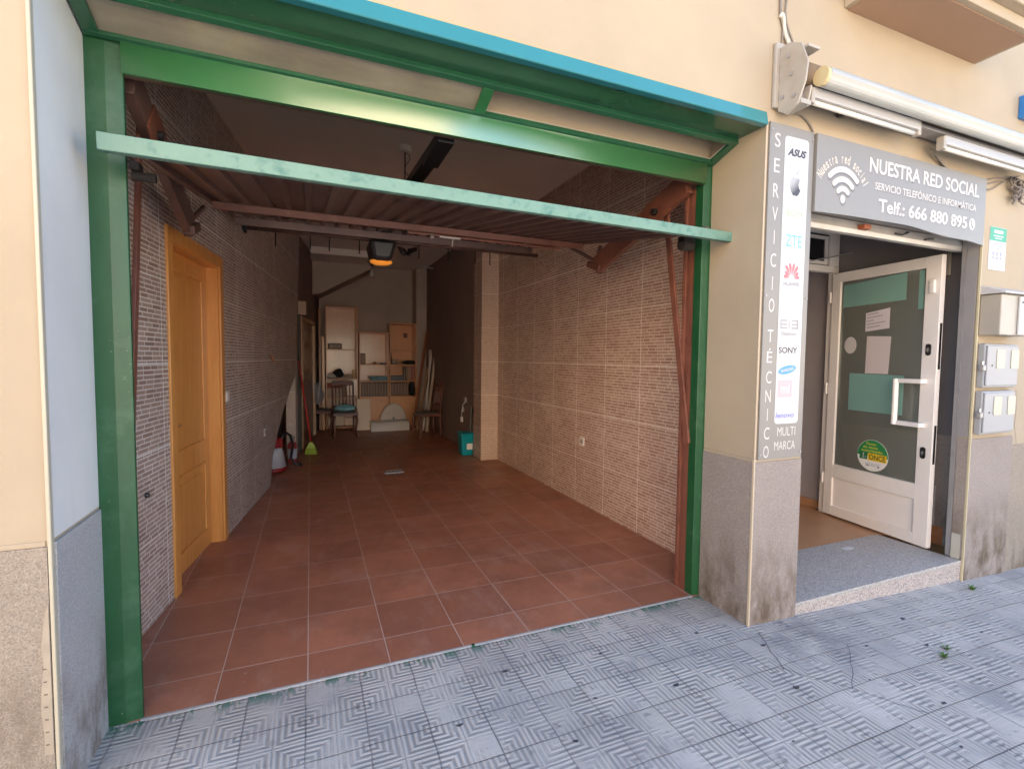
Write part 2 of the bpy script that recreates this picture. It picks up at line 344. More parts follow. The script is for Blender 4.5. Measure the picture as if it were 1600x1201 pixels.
    def build(s, name, m, parent=None, bevel=0, smooth=False, local=False, sub=0):
        me = bpy.data.meshes.new(name)
        if parent is None:
            if local: o0 = Vector((0, 0, 0))
            else:
                xs, ys, zs = zip(*s.v); o0 = Vector(((min(xs) + max(xs)) / 2, (min(ys) + max(ys)) / 2, min(zs)))
        else: o0 = ORI.get(parent.name, Vector((0, 0, 0)))
        vs = s.v if local else [(p[0] - o0.x, p[1] - o0.y, p[2] - o0.z) for p in s.v]
        me.from_pydata(vs, [], s.f); me.update()
        bm = bmesh.new(); bm.from_mesh(me); bmesh.ops.recalc_face_normals(bm, faces=bm.faces); bm.to_mesh(me); bm.free()
        me.materials.append(m)
        o = bpy.data.objects.new(name, me); C.collection.objects.link(o)
        if parent is None:
            o.location = o0; ORI[o.name] = o0 * 1.0
        else:
            o.parent = parent; ORI[o.name] = o0 * 1.0
        if smooth:
            for p in me.polygons: p.use_smooth = True
        if bevel:
            b_ = o.modifiers.new('bevel', 'BEVEL'); b_.width = bevel; b_.segments = 2; b_.limit_method = 'ANGLE'; b_.angle_limit = .7
        if sub:
            q = o.modifiers.new('sub', 'SUBSURF'); q.levels = sub; q.render_levels = sub
        return o
def tag(o, label=None, cat=None, group=None, kind=None):
    if label: o['label'] = label
    if cat: o['category'] = cat
    if group: o['group'] = group
    if kind: o['kind'] = kind
    return o
def thing(name, loc, label, cat, group=None, rz=0):
    o = bpy.data.objects.new(name, None); C.collection.objects.link(o); o.empty_display_size = .1
    o.location = loc; o.rotation_euler = (0, 0, rz); ORI[o.name] = Vector(loc)
    return tag(o, label, cat, group)
def struct(name, mb, m, **k):
    o = mb.build(name, m, **{'local': True, **k}); o['kind'] = 'structure'; return o
def dup(root, loc, rz, label, group=None):
    r = root.copy(); C.collection.objects.link(r); r.location = loc; r.rotation_euler = (0, 0, rz)
    r['label'] = label
    if group: r['group'] = group
    for ch in list(root.children):
        c = ch.copy(); C.collection.objects.link(c); c.parent = r
        for g in ch.children:
            d = g.copy(); C.collection.objects.link(d); d.parent = c
    return r
def B(*a): return MB().box(*a)

def frame(o, U, V, Nn=None):
    o, U, V = Vector(o), Vector(U), Vector(V)
    Nn = Vector(Nn) if Nn else U.cross(V).normalized()
    return lambda u, v, h=0: o + U * u + V * v + Nn * h

# text: glyph outlines to mesh, fitted into a box of the frame
def glyphs(txt, bold=0., shear=0.):
    cu = bpy.data.curves.new('t', 'FONT'); cu.body = txt; cu.offset = bold; cu.shear = shear; cu.resolution_u = 4; cu.size = 1
    ob = bpy.data.objects.new('t', cu); C.collection.objects.link(ob)
    bpy.context.view_layer.update()
    me = bpy.data.meshes.new_from_object(ob.evaluated_get(bpy.context.evaluated_depsgraph_get()))
    vs = [tuple(v.co[:2]) for v in me.vertices]; fs = [tuple(p.vertices) for p in me.polygons]
    bpy.data.objects.remove(ob); bpy.data.curves.remove(cu); bpy.data.meshes.remove(me)
    return vs, fs
def text(mb, F, txt, u0, u1, v0, v1, h, bold=0., shear=0.):
    vs, fs = glyphs(txt, bold, shear)
    xs = [p[0] for p in vs]; ys = [p[1] for p in vs]; a, b_, c, d = min(xs), max(xs), min(ys), max(ys)
    mb.add([F(u0 + (x - a) / (b_ - a) * (u1 - u0), v0 + (y - c) / (d - c) * (v1 - v0), h) for x, y in vs], fs)
    return mb
def disc(cu, cv, ru, rv, n=40, a0=0, a1=2 * PI):
    return [(cu + ru * math.cos(a0 + (a1 - a0) * k / n), cv + rv * math.sin(a0 + (a1 - a0) * k / n)) for k in range(n + (0 if abs(a1 - a0 - 2 * PI) < 1e-6 else 1))]
def rrect(u0, u1, v0, v1, r, n=5):
    pts = []
    for cx, cyy, a in ((u1 - r, v1 - r, 0), (u0 + r, v1 - r, PI / 2), (u0 + r, v0 + r, PI), (u1 - r, v0 + r, 1.5 * PI)):
        pts += [(cx + r * math.cos(a + PI / 2 * k / n), cyy + r * math.sin(a + PI / 2 * k / n)) for k in range(n + 1)]
    return pts

# ------------------------------------------------------------------ ground
WY, FY = 1.98, 2.358            # facade plane, garage frame plane
def gz(x): return 0 if x < 2.2 else -.045 * (x - 2.2)
xs_ = [-30, -1.2, 0, 1.1, 2.2, 3.2, 4.2, 5.5, 9, 30]
mb = MB(); o_ = []
for y in (-1.2, .5, 2.36): o_ += [(x, y, gz(x)) for x in xs_]
n_ = len(xs_)
mb.add(o_, [(j * n_ + i, j * n_ + i + 1, (j + 1) * n_ + i + 1, (j + 1) * n_ + i) for j in range(2) for i in range(n_ - 1)])
struct('pavement', mb, MPAVE)
struct('kerb', B(-30, 30, -1.35, -1.2, -.3, -.002), MCONC)
struct('road', B(-40, 40, -7, -1.35, -.35, -.13), MASPH)
struct('far_pavement', B(-40, 40, -9, -7, -.35, -.01), MCONC)
struct('ground', B(-200, 200, -200, 200, -1.8, -1.4), pm('dry earth', (.25, .2, .15), .95))

# ------------------------------------------------------------------ the building
bld = thing('building', (0, 2.4, 0), 'cream rendered building with a stone plinth, open garage and phone shop at street level', 'building')
mb = MB()
mb.box(-12, -.776, WY, FY, -.4, 3.0)
mb.box(-12, -.95, FY, 2.6, -.4, 3.0)
mb.build('wall_left', MW, bld); bld.children[-1].name = 'rendered_wall'
mb = MB()
mb.box(2.29, 2.655, WY, FY, -.4, 3.0)
mb.box(2.60, 2.655, FY, 2.50, -.4, 3.0)
mb.build('rendered_wall', MW, bld)
mb = MB()
mb.box(-12, 5.0, WY, 2.55, 3.0, 4.8)
mb.box(-.776, 2.29, WY, 2.36, 2.835, 3.0)
mb.box(-.95, 2.335, 2.36, 2.55, 2.70, 3.0)
mb.box(2.655, 4.42, WY, 2.4, 2.43, 3.0)
mb.build('upper_wall', MW, bld)
mb = MB(); mb.box(-12, 5, 2.55, 12, 3.75, 4.8); mb.build('unseen_upper_block', MCONC, bld)  # unseen block added to cast shade, kept low so sun reaches the street
mb = MB()
mb.box(4.42, 4.62, WY, 2.055, -.4, 3.0); mb.box(4.62, 4.995, WY, 2.0595, -.4, 3.0)
mb.build('rendered_wall', MW, bld)
# left reveal: thin sheet whose grey stands for sky light on the cream
MB().box(-.7765, -.772, 1.992, FY - .001, .905, 2.86).build('reveal_sky_tint', MWg, bld)
pl = MB()
pl.box(-12, -.783, WY - .008, FY - .12, -.4, .885)
pl.build('stone_plinth', MST2, bld)
MB().box(-.7775, -.766, WY + .012, FY - .001, -.4, .893).build('stone_plinth', MSTg, bld)  # cool sky light on the tan stone, put into its colour as grey
MB().box(2.282, 2.66, WY - .009, FY - .002, -.4, .932).build('stone_plinth', MST, bld)
MB().box(4.414, 4.990, WY - .009, 2.05, -.4, .948).build('stone_plinth', MST, bld)
# plaster edge beads on the corners and above the plinth
mb = MB()
mb.box(-.781, -.770, WY - .0105, WY + .012, -.1, 2.99)
mb.build('corner_bead', flat('pale cream bead', (.46, .42, .32)), bld, bevel=.003)
mb = MB()
mb.box(2.2785, 2.289, WY - .0125, WY + .004, -.05, .95)
mb.box(2.2875, 2.30, WY - .004, WY + .004, .95, 2.80)
mb.build('corner_bead', flat('pinkish bead', (.50, .41, .30)), bld, bevel=.003)
mb = MB(); mb.box(4.4115, 4.420, WY - .0125, WY + .004, -.12, 2.4); mb.build('corner_bead', flat('pale yellow bead', (.52, .46, .30)), bld, bevel=.003)
mb = MB()
mb.box(2.283, 2.66, WY - .006, FY - .003, .932, .95)
mb.build('plinth_capping', MW, bld, bevel=.003)
mb = MB(); mb.box(-12, -.787, WY - .005, WY + .02, .885, .903); mb.build('plinth_capping', MW, bld, bevel=.003)
# ragged strip of old yellow tile edge at the left corner
mb = MB()
FZ = lambda u, v, h=0: Vector((u, WY - .0081 - h, v))
rag = [(-.784, .20), (-.808, .205), (-.806, .27), (-.812, .34), (-.809, .42), (-.801, .50), (-.806, .56), (-.795, .66), (-.784, .70)]
mb.poly(FZ, rag, 0, .004); mb.build('exposed_filler', pm('pale old filler', (.36, .31, .24), .9, var=.1, scale=20, bs=.5), bld)
mb = MB()
msc = flat('dark score', (.12, .09, .07))
for k in range(7): MB().fbox(FZ, -.803, -.794, .235 + k * .042, .239 + k * .042, .0041, .0048).build('scored_mark', msc, bld)
# neighbour
nb = thing('neighbour_building', (9, 2.0, -.3), 'neighbouring building with duller cream wall and lower stone plinth at right edge', 'building')
MB().box(5.0, 20, WY + .012, 9, -.9, 4.8).build('rendered_wall', MW2, nb)
MB().box(5.002, 20, WY + .004, WY + .1, -.9, .87).build('stone_plinth', MST2, nb)
# house across the street, sunlit, and a low one further right (they bounce light back and show in the gloss)
op = thing('house_across_the_street', (-6, -11, 0), 'sunlit warm plastered house across the street behind the photographer', 'building')
MB().box(-26, 1.2, -15, -9, -.3, 7.5).build('wall', pm('warm ochre plaster', (.84, .68, .50), .9), op)
MB().box(-26.2, 1.4, -15.2, -8.8, 7.5, 7.7).build('roof', MCONC, op)
op2 = thing('low_house_across_the_street', (14, -11, 0), 'low warm house across the street behind the photographer on the right', 'building')
MB().box(11, 30, -15, -9, -.3, 4.4).build('wall', pm('pale plaster', (.80, .70, .56), .9), op2)
MB().box(10.8, 30.2, -15.2, -8.8, 4.4, 4.6).build('roof', MCONC, op2)

# ------------------------------------------------------------------ garage room
def lx(y): return -.845 + .13 * (y - 3.07)
def rx(y): return 2.6 - .0126 * (y - 2.87)
HC = 3.42
struct('garage_floor', B(-1.3, 2.9, 2.36, 11.3, -.12, .003), MFLOOR)
struct('threshold', MB().prism_x([(2.352, -.02), (2.352, .003), (2.358, .0045), (2.366, .0045), (2.366, -.02)], -.66, 2.23), MTHR)
struct('ceiling', B(-1.4, 2.9, 2.5, 11.3, HC, HC + .12), MCEIL)
# left wall: outline in its own skewed plane (distance along the wall = y, height)
FL = lambda y, z, h=0: Vector((lx(y) - h, y, z))
out = [(2.40, -.02), (3.50, -.02), (3.50, 2.27), (4.54, 2.27), (4.54, -.02), (6.18, -.02), (6.32, .31), (6.55, .50), (7.10, .85), (7.93, 1.21), (8.30, 2.55), (8.5, HC), (2.40, HC)]
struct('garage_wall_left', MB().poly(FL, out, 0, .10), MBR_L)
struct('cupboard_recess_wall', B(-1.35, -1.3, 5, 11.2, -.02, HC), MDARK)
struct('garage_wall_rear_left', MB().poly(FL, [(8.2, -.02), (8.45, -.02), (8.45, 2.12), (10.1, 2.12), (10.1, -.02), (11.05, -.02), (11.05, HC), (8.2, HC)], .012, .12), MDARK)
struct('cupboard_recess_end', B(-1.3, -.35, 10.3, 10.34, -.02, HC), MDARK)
mb = MB(); mb.poly(lambda y, z, h=0: Vector((rx(y) + h, y, z)), [(2.43, -.02), (6.72, -.02), (6.72, HC), (2.43, HC)], 0, .15)
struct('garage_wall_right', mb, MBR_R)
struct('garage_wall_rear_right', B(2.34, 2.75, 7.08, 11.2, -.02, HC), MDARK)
struct('garage_wall_back', B(-.6, 2.9, 11.02, 11.2, -.02, HC), MBACK)
tp = thing('tiled_pillar', (2.45, 6.9, 0), 'square brick tiled pillar jutting from the right garage wall', 'pillar')
MB().box(2.295, 2.6, 6.72, 7.078, 0, HC - .002).build('shaft', MBR_R, tp, bevel=.004)
MB().box(2.2925, 2.56, 6.714, 6.7195, 0, HC - .004).build('front_tiles', MBR_X, tp)
struct('corner_column', B(2.12, 2.34, 10.55, 11.02, 0, HC - .003), MBACK)
tag(MB().box(-.345, -.215, 8.02, 8.16, 0, 1.9).build('tiled_post', MBR_X), 'short pale brick tiled post behind the slanted end of the left wall', 'post')
tag(MB().box(-.205, -.135, 8.30, 8.44, 0, 2.15).build('dark_post', pm('dark olive post paint', (.06, .05, .035), .7)), 'dark narrow post between the tiled post and the far doorway', 'post')
# sloping stair soffit in the back left corner
so = thing('stair_soffit', (.3, 10.2, 2.9), 'plastered underside of a stair sloping across the back left corner', 'stair')
MB().prism_x([(9.3, 3.30), (9.3, 3.415), (11.01, 3.415), (11.01, 3.30)], .02, 1.0).build('landing', MCEIL, so)
F_ = lambda u, v, h=0: Vector((u, 10.4 + h, v))
MB().poly(F_, [(-.02, 2.72), (.22, 2.80), (1.12, 3.28), (1.05, 3.34), (-.02, 3.34)], -.35, .6).build('soffit', MBACK, so)
MB().poly(F_, [(-.03, 2.66), (.20, 2.70), (1.14, 3.24), (1.12, 3.28), (.2, 2.80), (-.02, 2.72)], -.38, .6).build('edge_beam', MBACK, so)

# ------------------------------------------------------------------ garage door frame and canopy
gf = thing('garage_door_frame', (.77, FY, 0), 'glossy green steel garage frame with projecting canopy and frosted transom panes', 'door frame')
def post(x0, x1, inner):
    # flat outer face and a slightly folded face beside the opening
    s = 1 if inner > x0 + .01 else -1
    mb = MB()
    xm = x0 + (x1 - x0) * .55 if s > 0 else x1 - (x1 - x0) * .55
    if s > 0: pts = [(x0, FY), (xm, FY), (x1, FY + .012), (x1, FY + .03), (x1 - .05, FY + .075), (x0, FY + .075)]
    else: pts = [(x0, FY + .012), (xm, FY), (x1, FY), (x1, FY + .075), (x0, FY + .075)]
    n = len(pts)
    mb.add([(x, y, 0.0) for x, y in pts] + [(x, y, 2.70) for x, y in pts], [tuple(range(n)), tuple(range(n, 2 * n))] + [(i, (i + 1) % n, n + (i + 1) % n, n + i) for i in range(n)])
    return mb.build('post', MGRp, gf, bevel=.003)
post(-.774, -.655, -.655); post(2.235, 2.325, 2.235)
# lintel: flat band, then a rounded band leaning out to catch the sky
prof = [(FY - .0135, 2.705), (FY - .0145, 2.690), (FY - .015, 2.672), (FY - .015, 2.655), (FY - .0143, 2.640), (FY - .0135, 2.622), (FY - .012, 2.604), (FY - .0105, 2.588), (FY - .0093, 2.576), (FY - .0088, 2.572), (FY + .010, 2.572), (FY + .010, 2.705)]
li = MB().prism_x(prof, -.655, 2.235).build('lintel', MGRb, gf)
for k_, p_ in enumerate(li.data.polygons): p_.use_smooth = k_ in range(2, 11)
MB().box(-.655, 2.235, FY + .0105, FY + .034, 2.5735, 2.705).build('head_channel', MBRND, gf)
mb = MB(); mb.box(-.756, -.657, FY + .0, FY + .07, 2.7015, 2.71); mb.box(2.238, 2.32, FY + .0, FY + .07, 2.7015, 2.71); mb.build('corner_plate', MGR, gf)
# canopy: sloping transom frame, soffit, fascia
Ya, Za, Yb, Zb = FY, 2.712, 2.172, 2.772
dd = math.hypot(Yb - Ya, Zb - Za)
FT = frame((0, Ya, Za), (1, 0, 0), (0, (Yb - Ya) / dd, (Zb - Za) / dd))
mb = MB()
mb.fbox(FT, -.765, 2.288, .0, .022, -.004, .03)
mb.fbox(FT, -.765, 2.288, dd - .024, dd + .004, -.006, .03)
mb.fbox(FT, -.765, -.715, .022, dd - .024, -.003, .03); mb.fbox(FT, 2.246, 2.288, .022, dd - .024, -.003, .03)
mb.build('transom_frame', MGRs, gf, bevel=.002)
MB().fbox(FT, .748, .802, .022, dd - .024, -.003, .03).build('mullion', MGR, gf, bevel=.002)
for a, b_ in ((-.715, .748), (.802, 2.246)):
    MB().fbox(FT, a, b_, .022, dd - .024, .006, .014).build('transom_pane', MTRAN, gf)
    mb = MB()
    for q in ((a, b_, .022, .0265), (a, b_, dd - .0275, dd - .024), (a, a + .004, .0265, dd - .0275), (b_ - .004, b_, .0265, dd - .0275)): mb.fbox(FT, *q, .001, .0055)
    mb.build('glazing_bead', flat('weathered putty', (.45, .42, .33)), gf)
MB().box(-.768, 2.288, 1.995, 2.168, 2.770, 2.79).build('soffit', MGRs, gf)
MB().prism_x([(1.968, 2.832), (1.956, 2.766), (1.960, 2.762), (1.994, 2.762), (1.994, 2.832)], -.775, 2.276).build('fascia', pm('green gloss with painted sky reflection', (.025, .19, .21), .16, var=.06, coat=.6), gf, bevel=.001)  # blue in the base colour stands for sky mirrored in green gloss
MB().box(-.775, 2.276, 1.972, 1.995, 2.8325, 2.842).build('sealant_line', flat('tan sealant', (.42, .33, .17)), gf)
for z in (1.04, .923):
    MB().lathe([(.011, 0), (.011, .003), (.007, .008)], (0, 0, 0), 12).build('bolt', MGR, gf, local=True)
    o = bpy.data.objects[[k.name for k in gf.children][-1]]; o.rotation_euler = (PI / 2, 0, 0); o.location = Vector((-.737, FY, z)) - Vector((.77, FY, 0))
for x0, x1 in ((-.765, -.695), (2.235, 2.29)):
    mb = MB(); s = 1 if x0 < 0 else -1
    a = x1 if s > 0 else x0
    for k, (d0, d1, yy0, yy1) in enumerate(((0, .018, 2.434, 2.475), (.0, .008, 2.475, 2.505), (.0, .022, 2.505, 2.53), (-.06, 0, 2.434, 2.53))):
        p, q = sorted((a + s * (-d0 + .0), a + s * (-d1 + .0))) if k != 3 else sorted((a - s * .0221, a - s * .07))
        if k != 3: p, q = sorted((a - s * .022 , a + s * (-.022 + d1)))
        mb.box(p, q, yy0, yy1, .003, 2.57)
    mb.build('guide_channel', MBRN, gf, bevel=.001)

# ------------------------------------------------------------------ tilting overhead door
gd = thing('overhead_garage_door', (.77, 2.22, 2.25), 'tilted up garage door with mint green lower edge and dark brown ribbed underside', 'garage door')
X0, X1 = -.60, 2.17
P0 = Vector((0, 2.225, 2.232)); P1 = Vector((0, 4.70, 2.645)); Ld = (P1 - P0).length; dv = (P1 - P0) / Ld; nv = Vector((0, -dv.z, dv.y))
PP = lambda x, s, h=0: P0 + Vector((x, 0, 0)) + dv * s + nv * h
# green edge bar, wider than the opening
mb = MB(); mb.hexa([(-.690, 2.19, 2.222), (2.292, 2.19, 2.196), (2.292, 2.225, 2.196), (-.690, 2.225, 2.222), (-.690, 2.188, 2.284), (2.292, 2.188, 2.250), (2.292, 2.225, 2.250), (-.690, 2.225, 2.284)])
mb.build('bottom_edge', MMINT, gd, bevel=.003)
# ribbed sheet: trapezoid profile across, extruded along the panel
mb = MB(); prof = []; x = X0 + .03; per = .118
while x + per <= X1 - .02:
    prof += [(x, .012), (x + per * .62, .012), (x + per * .70, -.012), (x + per * .92, -.012)]; x += per
prof.append((X1 - .02, .012))
SS = [0.0, .62, 1.24, 1.86, Ld]
vs = []; fs = []; k = len(prof)
for s in SS:
    for i, (x, h) in enumerate(prof): vs.append(PP(x, s, h + .02))
    for i, (x, h) in enumerate(prof): vs.append(PP(x, s, h + .0225))
for j in range(len(SS) - 1):
    for i in range(k - 1):
        a = j * 2 * k + i; b_ = (j + 1) * 2 * k + i
        fs += [(a, a + 1, b_ + 1, b_), (a + k, b_ + k, b_ + k + 1, a + k + 1)]
mb.add(vs, fs); mb.build('ribbed_sheet', MBRND, gd)
mb = MB()
for x in (X0, X1 - .03): mb.fbox(PP, x, x + .035, 0.03, Ld, .004, .045)
mb.build('side_stile', MBRND, gd, bevel=.002)
for s, hh in ((1.42, .06), (2.47, .075)):
    MB().fbox(PP, X0 + .036, X1 - .032, s, s + .038, -hh + .02, .006).build('crossbar', MBRN if s < 2.4 else MBRND, gd, bevel=.002)
# lock rod and latch
mb = MB(); mb.tube([PP(.66, 1.40, -.055), PP(1.95, 1.47, -.055)], .011, 8); mb.build('lock_rod', MBRN, gd)
mb = MB(); mb.fbox(PP, .90, 1.06, 1.395, 1.415, -.072, -.056); mb.tube([PP(.84, 1.40, -.06), PP(.84, 1.385, -.075)], .016, 8); mb.tube([PP(1.0, 1.40, -.07), PP(1.0, 1.40, -.13)], .006, 6); mb.build('latch', pm('dull zinc', (.42, .38, .35), .5, metal=.4), gd, bevel=.002)
for sgn, xa in ((1, -.665), (-1, 2.20)):
    # sloping spring arm, triangular strut and the long link arm
    mb = MB()
    mb.bar((xa, 2.47, 2.615), (xa, 3.50, 2.275), .045, .15)
    mb.bar((xa + sgn * .012, 3.42, 2.235), (xa + sgn * .012, 3.60, 2.30), .06, .05)
    mb.build('spring_arm', MBRND if sgn > 0 else MBRN, gd, bevel=.003)
    mb = MB(); mb.bar(PP(xa, 1.75, -.01), (xa, 3.50, 2.30), .02, .026); mb.bar(PP(xa, 1.25, -.01), (xa, 3.52, 2.30), .018, .03); mb.build('strut', MBRND, gd, bevel=.002)
    mb = MB(); mb.bar((xa - sgn * .028, 2.70, 2.50), (xa - sgn * .028, 2.44, .97), .016, .045, (0, 1, 0)); mb.build('link_arm', MBRN, gd, bevel=.002)
    mb = MB(); mb.poly(lambda u, v, h=0: Vector((xa + sgn * .020 + h, u, v)), [(2.60, 2.48), (2.78, 2.40), (2.98, 2.46), (2.86, 2.58), (2.70, 2.62)], 0, .012); mb.build('pivot_plate', MBRN, gd, bevel=.002)
    mb = MB(); mb.tube([(xa + sgn * .03, 2.74, 2.50), (xa + sgn * .055, 2.74, 2.50)], .022, 12); mb.build('pivot_bolt', MBLK, gd)
    mb = MB(); mb.tube([(xa + sgn * .02, 2.40, 2.205), (xa + sgn * .10, 2.40, 2.205)], .036 if sgn < 0 else .018, 14); mb.box(*(sorted((xa + sgn * .02, xa + sgn * (.10 if sgn < 0 else .05)))), 2.37, 2.43, 2.225, 2.255); mb.build('roller', MBLKR, gd)

# opener: rail, housing with its amber lamp
go = thing('door_opener', (.654, 4.9, 2.36), 'black ceiling door opener with amber lamp under the tilted garage door', 'door opener')
MB().box(.61, .70, 2.50, 2.86, 2.60, 2.645).build('rail', MBLK, go, bevel=.004)
MB().bar((.655, 2.50, 2.63), (.655, 4.85, 2.76), .088, .045).build('rail', MBLK, go, bevel=.004)
mb = MB(); mb.add(*(lambda pts: ([(x, y, z) for x, y, z in pts], [(0, 3, 2, 1), (4, 5, 6, 7), (0, 1, 5, 4), (1, 2, 6, 5), (2, 3, 7, 6), (3, 0, 4, 7)]))(
    [(.555, 4.75, 2.41), (.725, 4.75, 2.41), (.725, 5.09, 2.41), (.555, 5.09, 2.41), (.515, 4.72, 2.60), (.775, 4.72, 2.60), (.775, 5.12, 2.60), (.515, 5.12, 2.60)]))
hs = mb.build('housing', MBLK, go, bevel=.035)
m, t, b = new_mat('glowing amber lens'); b.inputs['Base Color'].default_value = (.9, .35, .06, 1); b.inputs['Emission Color'].default_value = (1, .33, .04, 1); b.inputs['Emission Strength'].default_value = .10; b.inputs['Roughness'].default_value = .3
MB().lathe([(.02, -.022), (.07, -.018), (.10, -.004), (.106, .012)], (.64, 4.88, 2.408), 24, 1, .9).build('lamp_lens', m, go, smooth=True)
mb = MB()
for k in range(7): mb.tube([(.80 + .012 * k, 4.9 + .01 * k, 2.58), (.83 + .015 * k, 4.86, 2.50 - .006 * (k % 3)), (.90, 4.9, 2.515 + .008 * k), (1.0, 4.95, 2.57 + .005 * k)], .005, 6)
mb.build('cable', MBLK, go, smooth=True)
mb = MB(); mb.box(.60, .72, 4.80, 4.98, 2.575, 2.70); mb.build('bracket', MBLK, go)
# fixed rod with hooks behind the door
hr = thing('hanging_rod', (1.0, 5.2, 2.69), 'dark rod with small hooks running across the garage behind the door', 'rod')
mb = MB(); mb.tube([(lx(5.2), 5.2, 2.690), (2.45, 5.2, 2.695)], .022, 12); mb.build('rod', MBRND, hr, smooth=True)
MB().tube([(lx(5.2) + .01, 5.2, 2.69), (lx(5.2) + .035, 5.2, 2.69)], .055, 14).build('end_flange', MBLK, hr)
for xh in (-.29, .013, .188, .47, 1.07, 1.386, 1.69, 1.863):
    mb = MB(); mb.tube([(xh, 5.2, 2.715), (xh - .002, 5.18, 2.62), (xh - .004, 5.18, 2.545), (xh - .004, 5.165, 2.535)], .0065, 7); mb.build('hook', MBLK, hr)

# ceiling rose with hanging rod and curly wire; bare bulb; white bracket
cr_ = thing('ceiling_lamp_fitting', (.82, 4.6, 3.1), 'white ceiling rose with thin hanging rod and loose wire near the front', 'lamp fitting')
MB().lathe([(.05, -.05), (.06, -.03), (.062, 0)], (.82, 4.6, HC), 18).build('ceiling_rose', MWHT, cr_)
MB().tube([(.82, 4.6, HC - .04), (.818, 4.6, 2.62)], .006, 8).build('drop_rod', MBLK, cr_)
mb = MB(); mb.tube([(.83 + .025 * math.sin(k * .9) + .01, 4.6 + .01 * math.cos(k), HC - .05 - k * .028) for k in range(14)], .0028, 6); mb.build('wire', MBLK, cr_, smooth=True)
lb = thing('light_bulb', (1.16, 10.6, 3.0), 'small bare bulb hanging by its flex from the far ceiling', 'light bulb')
MB().tube([(1.16, 10.3, HC), (1.165, 10.3, 3.27)], .012, 6).build('flex', MBLK, lb)
MB().lathe([(.014, 0), (.018, -.03), (.024, -.06), (.042, -.12), (.038, -.16), (.012, -.185)], (1.165, 10.3, 3.28), 14).build('bulb', MWHT, lb, smooth=True)
tag(MB().tube([(2.02, 9.9, HC), (2.02, 9.9, 3.33), (2.33, 9.9, 3.31)], .012, 8).build('wall_bracket', MWHT), 'thin white bracket under the far right end of the ceiling', 'bracket')

# ------------------------------------------------------------------ left wall: pine door, switches
FD = lambda y, z, h=0: Vector((lx(y) + h, y, z))       # h = into the room
pd = thing('pine_door', (lx(4), 4.0, 0), 'orange pine panel door with casing in the left garage wall', 'door')
mb = MB()
for a, b_ in ((3.495, 3.575), (4.465, 4.545)): mb.fbox(FD, a, b_, .003, 2.275, -.002, .014)
mb.fbox(FD, 3.575, 4.465, 2.195, 2.275, -.002, .0138)
mb.build('casing', MPINE, pd, bevel=.004)
mb = MB(); mb.fbox(FD, 3.560, 3.580, .003, 2.19, -.15, -.0025); mb.fbox(FD, 4.46, 4.48, .003, 2.19, -.15, -.0025); mb.fbox(FD, 3.58, 4.46, 2.18, 2.20, -.15, -.0025); mb.build('jamb', MPINE, pd)
sl = MB().fbox(FD, 3.582, 4.458, .008, 2.178, -.112, -.082).build('slab', MPINE, pd)
for z0, z1 in ((.16, .66), (.86, 2.05)):
    mb = MB()
    a, b_ = 3.72, 4.32
    for q in ((a - .025, b_ + .025, z0 - .025, z0), (a - .025, b_ + .025, z1, z1 + .025), (a - .025, a, z0, z1), (b_, b_ + .025, z0, z1)): mb.fbox(FD, *q, -.0818, -.070)
    mb.fbox(FD, a + .04, b_ - .04, z0 + .04, z1 - .04, -.0818, -.074)
    mb.build('panel_moulding', MPINE, pd, bevel=.004)
mb = MB(); mb.tube([FD(3.66, 1.04, -.08), FD(3.66, 1.04, -.035), FD(3.76, 1.04, -.035)], .008, 8); mb.build('handle', MCHROME, pd, smooth=True)
def switch(name, F, u, v, w_, h_, label, cat, toggle=True):
    r = thing(name, F(u, v, 0), label, cat)
    MB().fbox(F, u - w_ / 2, u + w_ / 2, v - h_ / 2, v + h_ / 2, .0005, .010).build('plate', MWHT, r, bevel=.004)
    if toggle: MB().fbox(F, u - w_ * .3, u + w_ * .3, v - h_ * .3, v + h_ * .3, .0105, .014).build('rocker', MWHT, r, bevel=.002)
    else:
        q = MB(); q.poly(F, disc(u, v, w_ * .3, w_ * .3, 16), .0102, .0125); q.build('socket_face', MIVO, r)
    return r
switch('light_switch', FD, 4.62, 1.16, .085, .085, 'white light switch beside the orange pine door', 'switch')
switch('power_socket', FD, 5.93, .665, .085, .085, 'white socket low on the left brick wall near its slanted end', 'socket', False)
FR = lambda y, z, h=0: Vector((rx(y) - h, y, z))
switch('power_socket', FR, 4.33, .655, .085, .085, 'white socket low on the right brick wall', 'socket', False)
mb = MB(); mb.tube([FD(6.25, 1.50, .0), FD(6.25, 1.50, .03), FD(6.25, 1.45, .03), FD(6.25, 1.44, .05)], .012, 8)
tag(mb.build('wall_hook', flat('orange tinted metal', (.5, .22, .12)), smooth=True), 'small orange wall hook on the left brick wall', 'hook')
mb = MB(); mb.lathe([(.014, 0), (.016, .006), (.008, .02)], (0, 0, 0), 12)
o = mb.build('door_stop', MBLK, local=True); o.location = FD(3.16, .74, 0); o.rotation_euler = (0, PI / 2, 0); tag(o, 'small dark knob low on the left brick wall beside the frame', 'door stop')

# floor drain
fd = thing('floor_drain', (.99, 6.4, 0), 'square metal drain grate in the terracotta garage floor', 'drain')
mb = MB(); mb.box(.87, 1.12, 6.36, 6.38, .003, .008); mb.box(.87, 1.12, 6.48, 6.50, .003, .008); mb.box(.87, .885, 6.38, 6.48, .003, .008); mb.box(1.105, 1.12, 6.38, 6.48, .003, .008); mb.build('rim', MCHROME, fd)
mb = MB()
for k in range(9): mb.box(.893 + k * .024, .905 + k * .024, 6.382, 6.478, .0032, .007)
mb.build('grating', MGREYM, fd)

